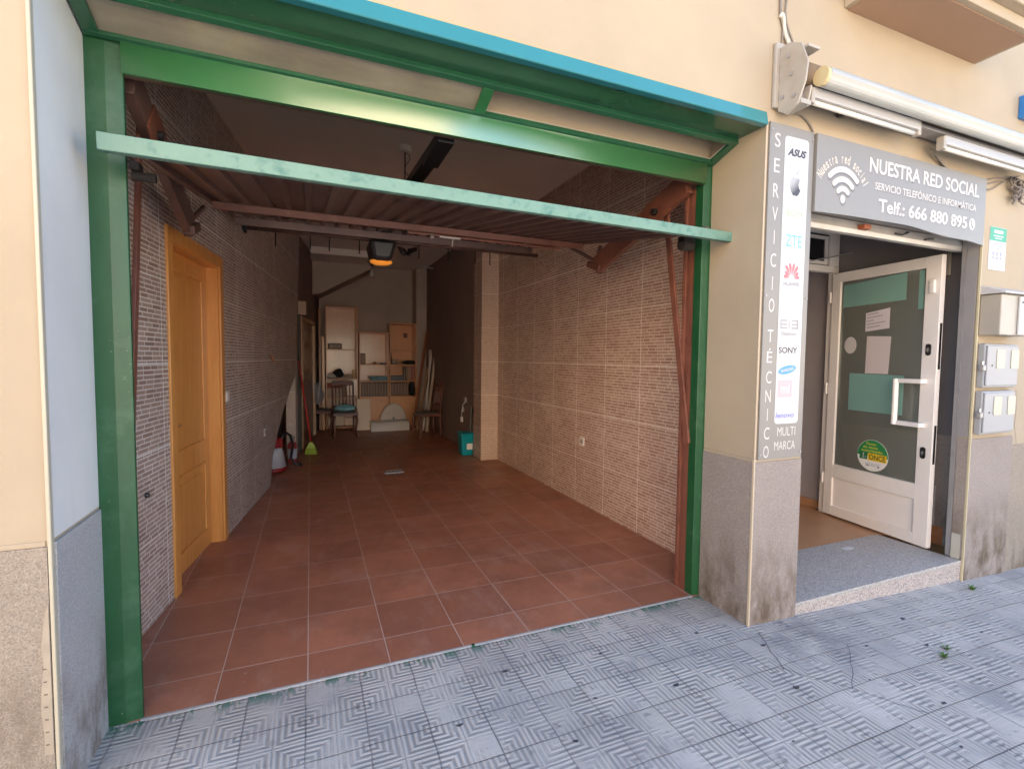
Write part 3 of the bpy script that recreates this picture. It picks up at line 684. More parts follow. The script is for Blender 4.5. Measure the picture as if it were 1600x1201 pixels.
# ------------------------------------------------------------------ far left: doorway, broom, vacuum
dw = thing('far_doorway', (lx(9.3), 9.3, 0), 'half open wooden doorway at the far end of the left wall', 'doorway')
mb = MB()
mb.fbox(FD, 8.45, 8.56, .003, 2.14, -.03, .03)
mb.fbox(FD, 9.98, 10.08, .003, 2.14, -.03, .03)
mb.fbox(FD, 8.56, 9.98, 2.07, 2.14, -.03, .028); mb.build('casing', mat_wood('aged light wood', (.42, .24, .12), (.52, .31, .17), .4), dw, bevel=.004)
MB().fbox(FD, 8.57, 9.97, .01, 2.065, -.05, -.012).build('door_leaf', MMAHO, dw, bevel=.004)
MB().fbox(FD, 8.85, 9.65, 1.10, 1.95, -.0118, -.006).build('glass_pane', pm('brown frosted glass', (.25, .15, .09), .25), dw)
tag(MB().box(-.20, -.05, 8.36, 8.44, 2.15, 2.36).build('junction_box', flat('beige plastic box', (.45, .33, .25)), bevel=.008), 'beige box mounted above the far doorway post', 'box')
br_ = thing('broom', (-.02, 7.98, 0), 'broom with red stick and lime green bristles leaning beside the doorway', 'broom')
MB().tube([(-.005, 8.06, .19), (-.17, 8.28, 1.43)], .012, 8).build('stick', flat('red enamel', (.60, .035, .04), .3), br_, smooth=True)
MB().tube([(-.17, 8.28, 1.43), (-.182, 8.295, 1.52)], .014, 8).build('grip', MBLK, br_)
F_ = frame((-.005, 8.0, 0), (.94, -.34, 0), (0, 0, 1))
MB().poly(F_, [(-.095, 0.006), (.095, 0.006), (.07, .11), (.04, .135), (-.04, .135), (-.07, .11)], -.03, .03).build('bristles', flat('lime green bristles', (.34, .46, .05), .6), br_, bevel=.012)
MB().poly(F_, [(-.065, .105), (.065, .105), (.045, .15), (.018, .195), (-.018, .195), (-.045, .15)], -.033, .033).build('brush_head', flat('pale green plastic', (.55, .68, .18), .4), br_, bevel=.008)

vc = thing('vacuum_cleaner', (-.50, 6.95, 0), 'red and white drum vacuum cleaner with black hose by the left wall', 'vacuum cleaner')
RED = flat('dark red plastic', (.30, .022, .025), .3)
MB().lathe([(.150, .02), (.165, .03), (.16, .075)], (-.46, 6.92, 0), 26).build('base', RED, vc, smooth=True)
MB().lathe([(.158, .076), (.125, .26), (.112, .33)], (-.46, 6.92, 0), 26).build('drum', flat('milky white plastic', (.50, .49, .53), .35), vc, smooth=True)
MB().lathe([(.125, .331), (.128, .36), (.11, .43), (.085, .46), (.03, .47)], (-.46, 6.92, 0), 26).build('lid', RED, vc, smooth=True)
MB().lathe([(.02, 0), (.022, .02), (.01, .03)], (-.49, 6.85, .42), 12).build('knob', flat('orange plastic', (.8, .25, .08)), vc)
mb = MB(); mb.tube([(-.36, 6.96, .42), (-.32, 7.05, .50), (-.26, 7.12, .44), (-.23, 7.16, .30), (-.26, 7.2, .12), (-.2, 7.2, .03), (-.12, 7.18, .025)], .018, 9); mb.build('hose', MBLK, vc, smooth=True)
mb = MB(); mb.tube([(-.40, 7.06, .45), (-.37, 7.16, 1.0)], .028, 10); mb.build('pipe', MBLK, vc, smooth=True)
ex = thing('canister', (-.27, 7.45, 0), 'small red and grey canister behind the vacuum cleaner', 'canister')
MB().lathe([(.06, 0), (.062, .02), (.062, .24), (.045, .28), (.02, .30)], (-.25, 7.5, 0), 18).build('body', flat('faded red canister', (.36, .05, .05), .35), ex, smooth=True)
MB().lathe([(.0632, .06), (.0632, .20)], (-.25, 7.5, 0), 18).build('label', flat('grey blue label', (.4, .42, .5)), ex)
MB().lathe([(.022, 0), (.035, .02), (.03, .06), (.012, .08)], (-.25, 7.5, .30), 14).build('cap', MIVO, ex, smooth=True)

# ------------------------------------------------------------------ bookcases
def bookcase(x0, x1, h, shelves, cup, body, back, label):
    r = thing('bookcase', ((x0 + x1) / 2, 10.72, 0), label, 'bookcase', 'wooden bookcases along the back wall')
    y0, y1 = 10.50, 10.95
    for xa in (x0, x1 - .022): MB().box(xa, xa + .022, y0, y1, .02, h).build('side_panel', body, r, bevel=.002)
    MB().box(x0 - .0, x1 + .0, y0 - .01, y1, h + .0005, h + .022).build('top', body, r, bevel=.002)
    MB().box(x0 + .023, x1 - .023, y1 - .02, y1, .05, h - .002).build('back_panel', back, r)
    for z in shelves: MB().box(x0 + .0225, x1 - .0225, y0 + .012, y1 - .021, z - .018, z).build('shelf', body, r)
    if cup:
        MB().box(x0 + .0225, x1 - .0225, y0 + .03, y1 - .022, .03, .05).build('plinth', body, r)
        f = MB().box(x0 + .024, x1 - .024, y0 + .004, y0 + .022, .055, cup - .02).build('cupboard_door', MPINE3, r, bevel=.002)
        mb = MB(); a, b_, c, d = x0 + .09, x1 - .09, .13, cup - .09
        for q in ((a, b_, c, c + .012), (a, b_, d - .012, d), (a, a + .012, c + .012, d - .012), (b_ - .012, b_, c + .012, d - .012)): mb.box(q[0], q[1], y0 - .004, y0 + .0038, q[2], q[3])
        mb.build('panel_moulding', MPINE3, r)
    return r
bc1 = bookcase(.285, .905, 2.49, (1.655, 1.055, .68, .06), 0, MPINE3, MPINE2, 'tallest pale backed bookcase at the left behind the chair')
for z in (.09, .26, .43): MB().box(.64, .88, 10.51, 10.53, z, z + .15).build('drawer_front', MPINE2, bc1, bevel=.003)
MB().box(.66, .88, 10.51, 10.53, .70, 1.03).build('drawer_front', MPINE2, bc1, bevel=.003)
MB().box(.33, .62, 10.52, 10.54, .09, .62).build('cupboard_door', MBEECH, bc1, bevel=.003)
bc2 = bookcase(.930, 1.530, 1.99, (1.345, 1.0, .675), .675, MPINE3, MPINE2, 'lowest bookcase in the middle with blue towels and a book row')
bc3 = bookcase(1.545, 2.115, 2.20, (1.645, 1.345, 1.0, .675), .675, MPINE3, MPINE3, 'orange right hand bookcase with black bag on its lower shelf')
MB().box(1.90, 1.99, 10.90, 10.928, 1.93, 2.03).build('vent_plate', MMAHO, bc3)
# rows of volumes
bookm = [flat('dark red leather %d' % i, c, .4) for i, c in enumerate(((.10, .03, .02), (.16, .05, .03), (.05, .02, .02)))]
gold = flat('cream page edge', (.80, .66, .48))
def volume(x, z, h, m, label, group, y=10.56, wd=.024):
    r = thing('book', (x, y, z), label, 'book', group)
    MB().box(x - wd / 2, x + wd / 2, y, y + .2, z, z + h).build('cover', m, r, bevel=.002)
    MB().box(x - wd / 2 + .001, x - wd / 2 + .008, y - .003, y - .0003, z + .012, z + h - .012).build('title_band', gold, r)
    return r
g1 = [volume(.966 + .0305 * 0, .676, .29, bookm[0], 'dark volume with cream spine band in the row in the lowest bookcase', 'matching volumes in the middle bookcase')]
for k in range(1, 18):
    d = dup(g1[0], (.966 + .0318 * k, 10.56, .676), 0, g1[0]['label'])
    for c in d.children:
        if c.name.startswith('cover'): c.data = c.data.copy(); c.data.materials[0] = bookm[k % 3]
g2 = volume(1.585, .676, .28, bookm[1], 'dark volume with cream spine band in the row beside the black bag', 'matching volumes in the right hand bookcase')
for k in range(1, 12): dup(g2, (1.585 + .0318 * k, 10.56, .676), 0, g2['label'])
tag(MB().lump((2.03, 10.60, .835), (.065, .07, .165), .1, seed=2).build('bag', MBLKC, smooth=True), 'black cloth bag on the lower shelf of the right hand bookcase', 'bag')
# towels and boxes
bluec = pm('slate blue towel', (.20, .38, .48), .9, var=.25, scale=12)
for k, (x0, x1, z, h, lab) in enumerate(((1.16, 1.50, 1.003, .05, 'folded slate blue towel, lowest of the pile in the middle bookcase'), (1.12, 1.50, 1.055, .045, 'folded slate blue towel, topmost of the pile in the middle bookcase'))):
    tag(MB().box(x0, x1, 10.53, 10.75, z, z + h).build('towel', bluec, bevel=.02), lab, 'towel', 'towels in the middle bookcase')
tag(MB().box(1.575, 1.84, 10.54, 10.8, 1.002, 1.10).build('storage_box', pm('grey blue card', (.17, .19, .22), .8), bevel=.004), 'grey blue flat box beside the red books', 'box')
for k, (x, c, lab) in enumerate(((1.885, (.02, .02, .025), 'black spined album at the left of the red books'), (1.93, (.30, .16, .10), 'brown spined album beside the black one'), (1.975, (.36, .20, .13), 'pale brown album between brown and red albums'), (2.02, (.28, .03, .03), 'red album second from the right'), (2.065, (.33, .045, .04), 'red album at the right end of its shelf'))):
    volume(x, 1.002, .30, flat('album %d' % k, c), lab, 'albums on the upper shelf', wd=.04)
tag(MB().lump((1.98, 10.62, 1.385), (.17, .08, .045), .15, seed=5, flat_=.8).build('folded_umbrella', MBLKC, smooth=True), 'black folded umbrella lying above the red books', 'umbrella')
for x, lab in ((1.625, 'small white figurine left on the shelf above the blue box'), (1.70, 'small pale figurine right on the shelf above the blue box')):
    tag(MB().lathe([(.025, 0), (.032, .03), (.018, .07), (.022, .09), (.008, .115)], (x, 10.58, 1.346), 12).build('figurine', MIVO, smooth=True), lab, 'figurine')
tag(MB().lathe([(.028, 0), (.022, .14), (.010, .19), (.014, .25)], (1.60, 10.7, 1.346), 12).build('bottle', pm('dark brown bottle', (.1, .04, .03), .3), smooth=True), 'dark brown bottle at the back of the right hand bookcase', 'bottle')
pf = thing('picture_frame', (1.02, 10.62, 1.346), 'small dark wooden picture frame standing in the middle bookcase', 'picture frame')
mb = MB(); mb.box(.965, 1.065, 10.61, 10.63, 1.347, 1.575); mb.build('frame', mat_wood('brown frame wood', (.2, .09, .05), (.26, .12, .07)), pf, bevel=.003)
MB().box(.985, 1.045, 10.606, 10.6095, 1.375, 1.55).build('picture', flat('faded picture', (.35, .2, .14)), pf)
tag(MB().lathe([(.03, 0), (.075, .03), (.08, .035)], (1.42, 10.6, 1.346), 18).build('dish', pm('blue white china', (.4, .42, .46), .3), smooth=True), 'small blue white dish in the middle bookcase', 'dish')
tag(MB().lathe([(.03, 0), (.045, .02), (.03, .04), (.01, .055)], (1.25, 10.6, 1.346), 14).build('ornament', pm('brown china', (.3, .15, .1), .3), smooth=True), 'low brown ornament between the picture frame and the dish', 'ornament')
rd = thing('radio', (.45, 10.6, 1.656), 'small brown table radio on the upper shelf of tallest bookcase', 'radio')
MB().box(.335, .60, 10.56, 10.68, 1.657, 1.765).build('case', pm('brown bakelite', (.15, .09, .06), .4), rd, bevel=.012)
MB().box(.375, .56, 10.554, 10.5595, 1.685, 1.735).build('front_panel', flat('tan grille', (.34, .24, .16)), rd)
MB().box(.40, .53, 10.5505, 10.5538, 1.705, 1.722).build('dial', MBLK, rd)
for i, x in enumerate((.80, .845)):
    tag(MB().box(x, x + .022, 10.56, 10.62, 1.056, 1.24 - .01 * i).build('yellow_book', flat('mustard cloth %d' % i, (.45, .28, .03))), ('left', 'right')[i] + ' one of two upright mustard yellow books in the tallest bookcase', 'book')
tag(MB().lump((.42, 10.58, 1.10), (.12, .08, .06), .25, seed=3, flat_=.6).build('white_cloth', pm('white cloth', (.55, .53, .52), .9, bs=.4), smooth=True), 'crumpled white cloth on the middle shelf of tallest bookcase', 'cloth')
tag(MB().lump((.53, 10.55, 1.15), (.10, .07, .09), .28, seed=8, flat_=.8).build('black_cloth', MBLKC, smooth=True), 'crumpled black cloth heaped behind the chair back', 'cloth')
tag(MB().lump((.70, 10.58, 1.09), (.12, .08, .045), .2, seed=11, flat_=.7).build('cream_cloth', pm('cream cloth', (.55, .43, .34), .9), smooth=True), 'cream folded cloth right of the black heap', 'cloth')
tag(MB().box(.32, .61, 10.53, 10.7, .68, .86).build('cream_box', flat('cream box', (.55, .42, .30)), bevel=.006), 'cream carton under the red one behind the chair spindles', 'box')
tag(MB().box(.31, .60, 10.53, 10.72, .862, .96).build('red_box', flat('brick red box', (.42, .09, .05)), bevel=.006), 'brick red flat carton behind the chair spindles', 'box')
# boards leaning at the left of the bookcases
tag(MB().box(.155, .20, 10.48, 10.7, .02, 2.46).build('leaning_board', mat_wood('brown board', (.34, .15, .07), (.42, .2, .1)), bevel=.003), 'tall brown board standing left of the tallest bookcase', 'board')
tag(MB().box(.212, .262, 10.46, 10.7, .02, 1.9).build('leaning_board', MPINE3, bevel=.003), 'shorter orange board beside the tall brown board', 'board')
bb = tag(MB().hexa([(.865, 10.28, .01), (1.135, 10.28, .01), (1.135, 10.30, .01), (.865, 10.30, .01), (.865, 10.38, .635), (1.135, 10.38, .635), (1.135, 10.40, .635), (.865, 10.40, .635)]).build('beech_board', MBEECH, bevel=.003), 'pale beech board leaning against the bookcases near the floor', 'board')
# half-round basin and its box
sk = thing('wash_basin', (1.65, 10.37, .03), 'half round white wash basin standing on edge behind the white tray', 'basin')
F_ = lambda u, v, h=0: Vector((u, 10.40 + h, v))
cer = pm('white ceramic', (.68, .62, .56), .25, var=.05)
MB().poly(F_, disc(1.60, .10, .29, .44, 30, 0, PI), -.04, .06).build('bowl', cer, sk, bevel=.03, smooth=False)
MB().poly(F_, disc(1.605, .215, .032, .04, 16), -.048, -.041).build('drain_ring', MCHROME, sk)
MB().poly(F_, disc(1.605, .215, .018, .024, 14), -.052, -.0485).build('drain_hole', MBLK, sk)
MB().tube([(1.45, 10.355, .16), (1.60, 10.35, .135), (1.80, 10.352, .16)], .008, 8).build('overflow_lip', MMAHO, sk)
tag(MB().prism_x([(10.02, .004), (10.02, .12), (10.06, .18), (10.22, .205), (10.22, .004)], 1.11, 1.87).build('white_tray', pm('glossy white enamel', (.78, .75, .72), .12, var=.02), bevel=.008), 'long glossy white tray lying on the floor before the basin', 'tray')

# ------------------------------------------------------------------ chairs (local frame: faces -Y, seat centre at the origin)
def make_chair(label, group, cush=None):
    r = thing('wooden_chair', (0, 0, 0), label, 'chair', group)
    MB().box(-.22, .22, -.21, .21, .40, .445).build('seat_frame', MMAHO, r, bevel=.006, local=True)
    MB().lump((0, 0, .452), (.225, .215, .035), .02, 20, 8, flat_=.4).build('seat', cush or pm('grey seat fabric', (.13, .115, .105), .9), r, smooth=True, local=True)
    for sx in (-1, 1):
        MB().tube([(sx * .19, -.18, .41), (sx * .205, -.205, .30), (sx * .19, -.185, .12), (sx * .205, -.215, .0)], [.026, .024, .015, .019], 9).build('leg', MMAHO, r, smooth=True, local=True)
        MB().tube([(sx * .19, .19, .42), (sx * .192, .20, .2), (sx * .195, .235, .0)], [.019, .017, .015], 9).build('leg', MMAHO, r, smooth=True, local=True)
        MB().tube([(sx * .19, .19, .42), (sx * .19, .215, .7), (sx * .195, .26, 1.0)], [.018, .017, .014], 9).build('back_post', MMAHO, r, smooth=True, local=True)
    MB().hexa([(-.20, .235, .94), (.20, .235, .94), (.20, .262, .94), (-.20, .262, .94), (-.19, .25, 1.03), (.19, .25, 1.03), (.19, .275, 1.03), (-.19, .275, 1.03)]).build('top_rail', MMAHO, r, bevel=.008, local=True)
    MB().box(-.18, .18, .20, .22, .52, .56).build('lower_rail', MMAHO, r, bevel=.004, local=True)
    for k in range(5):
        x = -.13 + .065 * k
        MB().tube([(x, .21, .56), (x, .225, .66), (x, .228, .72), (x, .235, .80), (x, .248, .94)], [.008, .012, .007, .012, .008], 8).build('spindle', MMAHO, r, smooth=True, local=True)
    for y in (-.19, .205): MB().tube([(-.19, y, .16), (.19, y, .16)], .009, 7).build('stretcher', MMAHO, r, smooth=True, local=True)
    return r
ch1 = make_chair('dark wooden chair facing the street with blue cloth on its seat', 'old wooden chairs at the back')
ch1.location = (.585, 9.72, .003); ch1.rotation_euler = (0, 0, .05)
dup(ch1, (2.03, 9.12, .003), -PI / 2 + .12, 'dark wooden chair turned sideways before the leaning sticks at right')
dup(ch1, (.19, 10.20, .003), PI / 2 - .15, 'dark wooden chair half hidden in the far left corner under clothes')
tag(MB().lump((.60, 9.68, .53), (.20, .17, .075), .16, 18, 9, seed=4, flat_=.5).build('blue_cloth', pm('turquoise blue cloth', (.22, .50, .60), .9, var=.3, scale=10, bs=.5, bscale=25), smooth=True), 'crumpled turquoise blue cloth on the chair facing the street', 'cloth')
tag(MB().lump((.13, 10.02, .80), (.09, .10, .19), .3, 22, 14, seed=9).build('hanging_clothes', pm('grey white laundry', (.36, .35, .37), .9, var=.3, scale=9, bs=.5), smooth=True), 'grey white clothes hung over the half hidden chair', 'clothes')
# sticks
for nm, a, b_, r_, m_, lab in (
    ('leaning_plank', (1.90, 9.85, .02), (2.30, 10.3, 2.06), .026, mat_wood('red brown lath', (.28, .10, .05), (.36, .14, .07)), 'tallest red brown lath leaning in the right corner'),
    ('leaning_pole', (2.10, 9.78, .02), (2.36, 10.1, 1.70), .014, MWHT, 'thin grey white pole, furthest back of the leaning ones'),
    ('leaning_pole', (2.14, 9.62, .02), (2.38, 9.9, 1.58), .024, flat('cream tube', (.62, .52, .40)), 'thick cream pole at the front of the leaning ones'),
    ('leaning_pole', (2.00, 9.9, .02), (2.30, 10.2, 1.30), .018, flat('pale wood lath', (.45, .28, .17)), 'short pale wooden lath between the brown lath and poles'),
    ('leaning_pole', (2.20, 9.9, .02), (2.31, 10.1, 1.66), .015, flat('dull white tube', (.55, .53, .52)), 'slim dull white pole beside the cream one')):
    o = MB().bar(a, b_, r_ * 1.6, r_ * 2).build(nm, m_, bevel=.003); tag(o, lab, 'pole', 'poles and laths leaning in the right corner')
# bin, cable, dark socket
bn = thing('pedal_bin', (2.25, 7.2, 0), 'turquoise plastic bucket with white label against the pillar', 'bin')
turq = pm('turquoise plastic', (.0, .30, .38), .3, var=.05)
F_ = frame((2.205, 7.20, 0), (1, 0, 0), (0, 1, 0))
MB().hexa([(2.135, 7.12, .004), (2.30, 7.12, .004), (2.30, 7.32, .004), (2.135, 7.32, .004), (2.115, 7.10, .33), (2.315, 7.10, .33), (2.315, 7.34, .33), (2.115, 7.34, .33)]).build('bucket', turq, bn, bevel=.018)
MB().box(2.108, 2.322, 7.095, 7.345, .331, .352).build('rim', turq, bn, bevel=.008)
MB().box(2.20, 2.29, 7.1005, 7.104, .10, .19).build('label', MWHT, bn)
o_ = tag(MB().tube([(2.29, 7.21, .35), (2.31, 7.23, .75)], .012, 8).build('mop_handle', MBLK), 'thin dark mop handle standing in the turquoise bucket', 'mop')
FW = lambda y, z, h=0: Vector((2.34 - h, y, z))
cb = thing('coiled_cable', (2.33, 7.6, .6), 'short white cable looping from a plug on the dark right wall', 'cable')
mb = MB(); mb.tube([FW(7.62, .80, .012), FW(7.66, .76, .02), FW(7.74, .72, .02), FW(7.77, .66, .02), FW(7.72, .61, .02), FW(7.66, .64, .02), FW(7.70, .69, .02), FW(7.78, .66, .02), FW(7.79, .58, .02), FW(7.78, .50, .02)], .007, 7); mb.build('lead', MWHT, cb, smooth=True)
mb = MB(); mb.fbox(FW, 7.74, 7.82, .44, .52, .008, .04); mb.build('plug', MWHT, cb, bevel=.006)
mb = MB(); mb.fbox(FW, 7.58, 7.65, .78, .86, 0, .03); mb.build('wall_plate', MIVO, cb, bevel=.004)
mb = MB(); mb.lathe([(.05, 0), (.05, .015), (.02, .02)], (0, 0, 0), 16); o = mb.build('round_socket', MBLK, local=True); o.location = (2.34, 7.25, .68); o.rotation_euler = (0, -PI / 2, 0); tag(o, 'black round socket on the dark wall above the bucket', 'socket')

# ------------------------------------------------------------------ phone shop entrance
struct('shop_floor', B(2.64, 4.9, 2.56, 7.5, -.1, .048), MORG)
st = thing('entrance_step', (3.5, 2.2, -.2), 'grey granite step with pinkish riser at the shop entrance', 'step')
MB().box(2.662, 4.412, WY + .0, 2.558, .022, .052).build('tread', MGRAN, st, bevel=.004)
MB().box(2.662, 4.412, WY + .004, 2.558, -.25, .0215).build('riser', MGRANp, st)
en = thing('entrance_lining', (3.6, 3, 0), 'dark grey painted side wall and ceiling of the shop entrance', 'wall')
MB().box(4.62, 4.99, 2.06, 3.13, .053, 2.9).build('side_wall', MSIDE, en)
MB().box(4.612, 4.6195, 2.07, 3.12, .053, .93).build('stone_dado', MST, en)
MB().box(4.606, 4.6118, 2.20, 2.42, .055, .20).build('loose_tile', pm('bare rust plaster', (.33, .14, .06), .9, var=.3, scale=8), en)
MB().box(4.605, 4.6115, 2.26, 2.34, .20, .52).build('cement_patch', pm('pale cement patch', (.42, .41, .42), .9, var=.3, scale=14), en)
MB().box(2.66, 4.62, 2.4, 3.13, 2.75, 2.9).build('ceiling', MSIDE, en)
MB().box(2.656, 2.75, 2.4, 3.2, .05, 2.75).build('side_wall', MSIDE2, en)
struct('shop_interior_wall', B(4.64, 4.99, 3.2, 7.5, .048, 2.9), MROOM)
struct('shop_interior_back', B(2.7, 4.9, 7.3, 7.5, .05, 2.9), MROOM)
struct('shop_interior_left', B(2.64, 2.75, 3.2, 7.5, .05, 2.9), MROOM)
struct('shop_ceiling', B(2.64, 4.95, 3.2, 7.5, 2.9, 3.0), MSIDE2)
tag(MB().box(4.622, 4.639, 3.22, 7.29, .049, .125).build('skirting', MORG), 'orange ceramic skirting inside the shop', 'skirting')
tag(MB().box(4.4, 4.64, 5.2, 5.9, .05, .95).build('shop_counter', MPINE2, bevel=.01), 'wooden counter end deep inside the shop', 'counter')
FI = lambda y, z, h=0: Vector((4.64 - h, y, z))
switch('light_switch', FI, 3.62, 1.24, .09, .085, 'beige light switch on the wall inside the phone shop', 'switch')
th = thing('thermostat', (4.63, 3.66, 1.65), 'small dark framed display on the wall inside the shop', 'thermostat')
MB().fbox(FI, 3.60, 3.72, 1.61, 1.72, .001, .015).build('case', MBLK, th, bevel=.003)
MB().fbox(FI, 3.625, 3.695, 1.645, 1.69, .0155, .018).build('screen', flat('pale screen', (.4, .42, .45)), th)
# frame in the opening with fanlight
sf = thing('shop_door_frame', (3.6, 3.15, .05), 'white aluminium shop door frame with a small dark fanlight', 'door frame')
for x0 in (4.555, 3.52): MB().box(x0, x0 + .055, 3.12, 3.18, .05, 2.33).build('jamb', MALU, sf, bevel=.003)
MB().box(2.752, 4.61, 3.12, 3.18, 2.331, 2.39).build('header', MALU, sf, bevel=.003)
mb = MB(); mb.box(2.752, 4.61, 3.122, 3.178, 2.68, 2.748); mb.box(4.49, 4.61, 3.122, 3.178, 2.391, 2.679); mb.box(3.9, 3.96, 3.122, 3.178, 2.391, 2.679)
mb.build('fanlight_frame', MALU, sf, bevel=.003)
MB().box(3.961, 4.489, 3.145, 3.155, 2.391, 2.679).build('fanlight_glass', pm('black glass', (.015, .015, .018), .08), sf)
mb = MB(); mb.box(3.98, 4.47, 3.135, 3.144, 2.40, 2.43); mb.box(4.43, 4.47, 3.135, 3.144, 2.43, 2.66); mb.box(3.98, 4.43, 3.135, 3.144, 2.63, 2.66); mb.build('fanlight_sash', MALU, sf)
MB().box(2.752, 3.52, 3.145, 3.155, .052, 2.33).build('side_glass', pm('dim side glass', (.10, .10, .10), .1), sf)
tag(MB().tube([(4.15, 3.10, 2.40), (4.35, 3.06, 2.44), (4.55, 3.02, 2.49), (4.60, 3.0, 2.50)], .006, 6).build('door_closer_arm', MGREYM), 'thin metal stay arm above the open shop door', 'stay')
# the open door leaf
H0 = Vector((4.522, 3.115, 0)); H1 = Vector((4.392, 2.195, 0)); Wd = (H1 - H0).length; ud = (H1 - H0) / Wd
FO = frame(H0, ud, (0, 0, 1), Vector((0, 0, 1)).cross(ud) * -1)
if (FO(0, 0, 1) - H0).x > 0: FO = frame(H0, ud, (0, 0, 1), Vector((0, 0, 1)).cross(ud))
dl = thing('shop_door', H0, 'white aluminium shop door standing open with stickers and papers on its glass', 'door')
z0, z1 = .065, 2.315
mb = MB()
mb.fbox(FO, 0, .085, z0, z1, -.045, 0); mb.fbox(FO, Wd - .11, Wd, z0, z1, -.045, 0)
mb.fbox(FO, .085, Wd - .11, z1 - .085, z1, -.045, -.0005); mb.fbox(FO, .085, Wd - .11, z0, z0 + .09, -.045, -.0005); mb.fbox(FO, .085, Wd - .11, .42, .545, -.045, -.0005)
mb.build('frame', MALU, dl, bevel=.003)
MB().fbox(FO, .0855, Wd - .1105, z0 + .0905, .4195, -.03, -.018).build('lower_panel', pm('white sandwich panel', (.82, .78, .75), .4, var=.03), dl)
m, t, b = new_mat('door glass'); b.inputs['Base Color'].default_value = (.75, .82, .80, 1); b.inputs['Roughness'].default_value = .03
b.inputs['Transmission Weight'].default_value = 1; b.inputs['IOR'].default_value = 1.05; b.inputs['Specular IOR Level'].default_value = .5
# thin pane: mostly clear, part mirror
t.nodes.remove(b); tr = t.nodes.new('ShaderNodeBsdfTransparent'); tr.inputs[0].default_value = (.92, .95, .92, 1)
gl = t.nodes.new('ShaderNodeBsdfGlossy'); gl.inputs['Roughness'].default_value = .02
lw_ = t.nodes.new('ShaderNodeFresnel'); lw_.inputs[0].default_value = 1.5
ms = t.nodes.new('ShaderNodeMixShader'); L(t, lw_.outputs[0], ms.inputs[0]); L(t, tr.outputs[0], ms.inputs[1]); L(t, gl.outputs[0], ms.inputs[2])
df = t.nodes.new('ShaderNodeBsdfDiffuse'); df.inputs[0].default_value = (.36, .38, .34, 1)
m2 = t.nodes.new('ShaderNodeMixShader'); m2.inputs[0].default_value = .32; L(t, ms.outputs[0], m2.inputs[1]); L(t, df.outputs[0], m2.inputs[2])
L(t, m2.outputs[0], t.nodes['Material Output'].inputs[0])
MB().fbox(FO, .0855, Wd - .1105, .5455, z1 - .0855, -.026, -.020).build('glass', m, dl)
def dec(mb, nm, m_): return mb.build(nm, m_, dl)
TEAL = pm('frosted sea green film', (.20, .37, .33), .35, var=.04)
dec(MB().poly(FO, [(.105, 2.195), (.105, 1.995), (.665, 2.005), (.665, 2.225)], -.0195, -.018), 'film_panel', TEAL)
dec(MB().poly(FO, [(.20, 1.40), (.20, 1.068), (.68, 1.068), (.68, 1.392)], -.0195, -.018), 'film_panel', TEAL)
dec(MB().poly(FO, disc(.195, 1.65, .058, .075, 30), -.0195, -.018), 'round_sticker', flat('greyed white sticker', (.55, .52, .52)))
nt = dec(MB().poly(FO, [(.33, 1.765), (.54, 1.785), (.54, 1.955), (.33, 1.925)], -.0195, -.018), 'notice', flat('lilac white paper', (.62, .58, .62)))
mb = MB()
for k, (s_, w_) in enumerate((('AVISO', .10), ('REPARACION DE', .15), ('MOVILES', .08), ('CONSULTE AQUI', .17), ('GRACIAS', .10))):
    pass
for k, w_ in enumerate((.10, .15, .06, .17, .12)):
    vv = 1.905 - k * .028
    FN = lambda u, v, h=0: FO(u, v + .12 * (u - .33) * .9, h)
    n_w = int(w_ / .02); uu = .345
    for q in range(n_w): mb.fbox(FN, uu, uu + .014, vv, vv + .008, -.0178, -.0172); uu += .02
mb.build('faded_writing', flat('faded ink', (.20, .19, .24)), nt)
dec(MB().poly(FO, [(.345, 1.402), (.35, 1.725), (.56, 1.715), (.548, 1.402)], -.0195, -.018), 'blank_paper', flat('pink white paper', (.58, .52, .52)))
dec(MB().poly(FO, [(.76, 1.92), (.76, 2.22), (.80, 2.22), (.80, 1.92)], -.0195, -.018), 'film_panel', TEAL)
# round green, yellow and white seller's sticker
STK = FO; cu_, cv_ = .45, .695; RU, RV = .138, .135
ro = dec(MB().poly(STK, disc(cu_, cv_, RU, RV), -.0195, -.0175), 'seller_sticker', flat('sticker white', (.78, .78, .74)))
MB().poly(STK, disc(cu_, cv_ - .008, RU * .995, RV * 1.04, 30, 0, PI), -.0174, -.0170).build('green_half', flat('sticker green', (.02, .22, .07)), ro)
mb = MB(); mb.fbox(STK, cu_ - .04, cu_ + .125, cv_ - .045, cv_ + .018, -.0169, -.0165); mb.build('yellow_band', flat('sticker yellow', (.75, .50, .02)), ro)
mb = MB(); mb.fbox(STK, cu_ - .115, cu_ - .045, cv_ - .042, cv_ + .018, -.0169, -.0165); mb.build('green_square', flat('sticker dark green', (.01, .15, .06)), ro)
mb = MB(); mb.fbox(STK, cu_ - .085, cu_ - .078, cv_ - .035, cv_ + .003, -.0164, -.016); mb.poly(STK, disc(cu_ - .08, cv_ + .008, .006, .006, 10), -.0164, -.016); mb.fbox(STK, cu_ - .065, cu_ - .062, cv_ - .035, cv_ - .01, -.0164, -.016); mb.build('emblem', MLET, ro)
mb = MB(); text(mb, STK, 'ONCE', cu_ - .028, cu_ + .115, cv_ - .036, cv_ + .009, -.0162, .02); mb.build('lettering', flat('deep green ink', (.01, .07, .03)), ro)
mb = MB()
for k, (s_, wv) in enumerate((('Punto', .055), ('de venta', .085), ('autorizado', .10))): text(mb, STK, s_, cu_ - wv, cu_ + wv * (.9 if k == 2 else .55), cv_ + .088 - k * .030, cv_ + .110 - k * .030, -.0162, .015)
mb.build('lettering', flat('yellow ink', (.62, .62, .06)), ro)
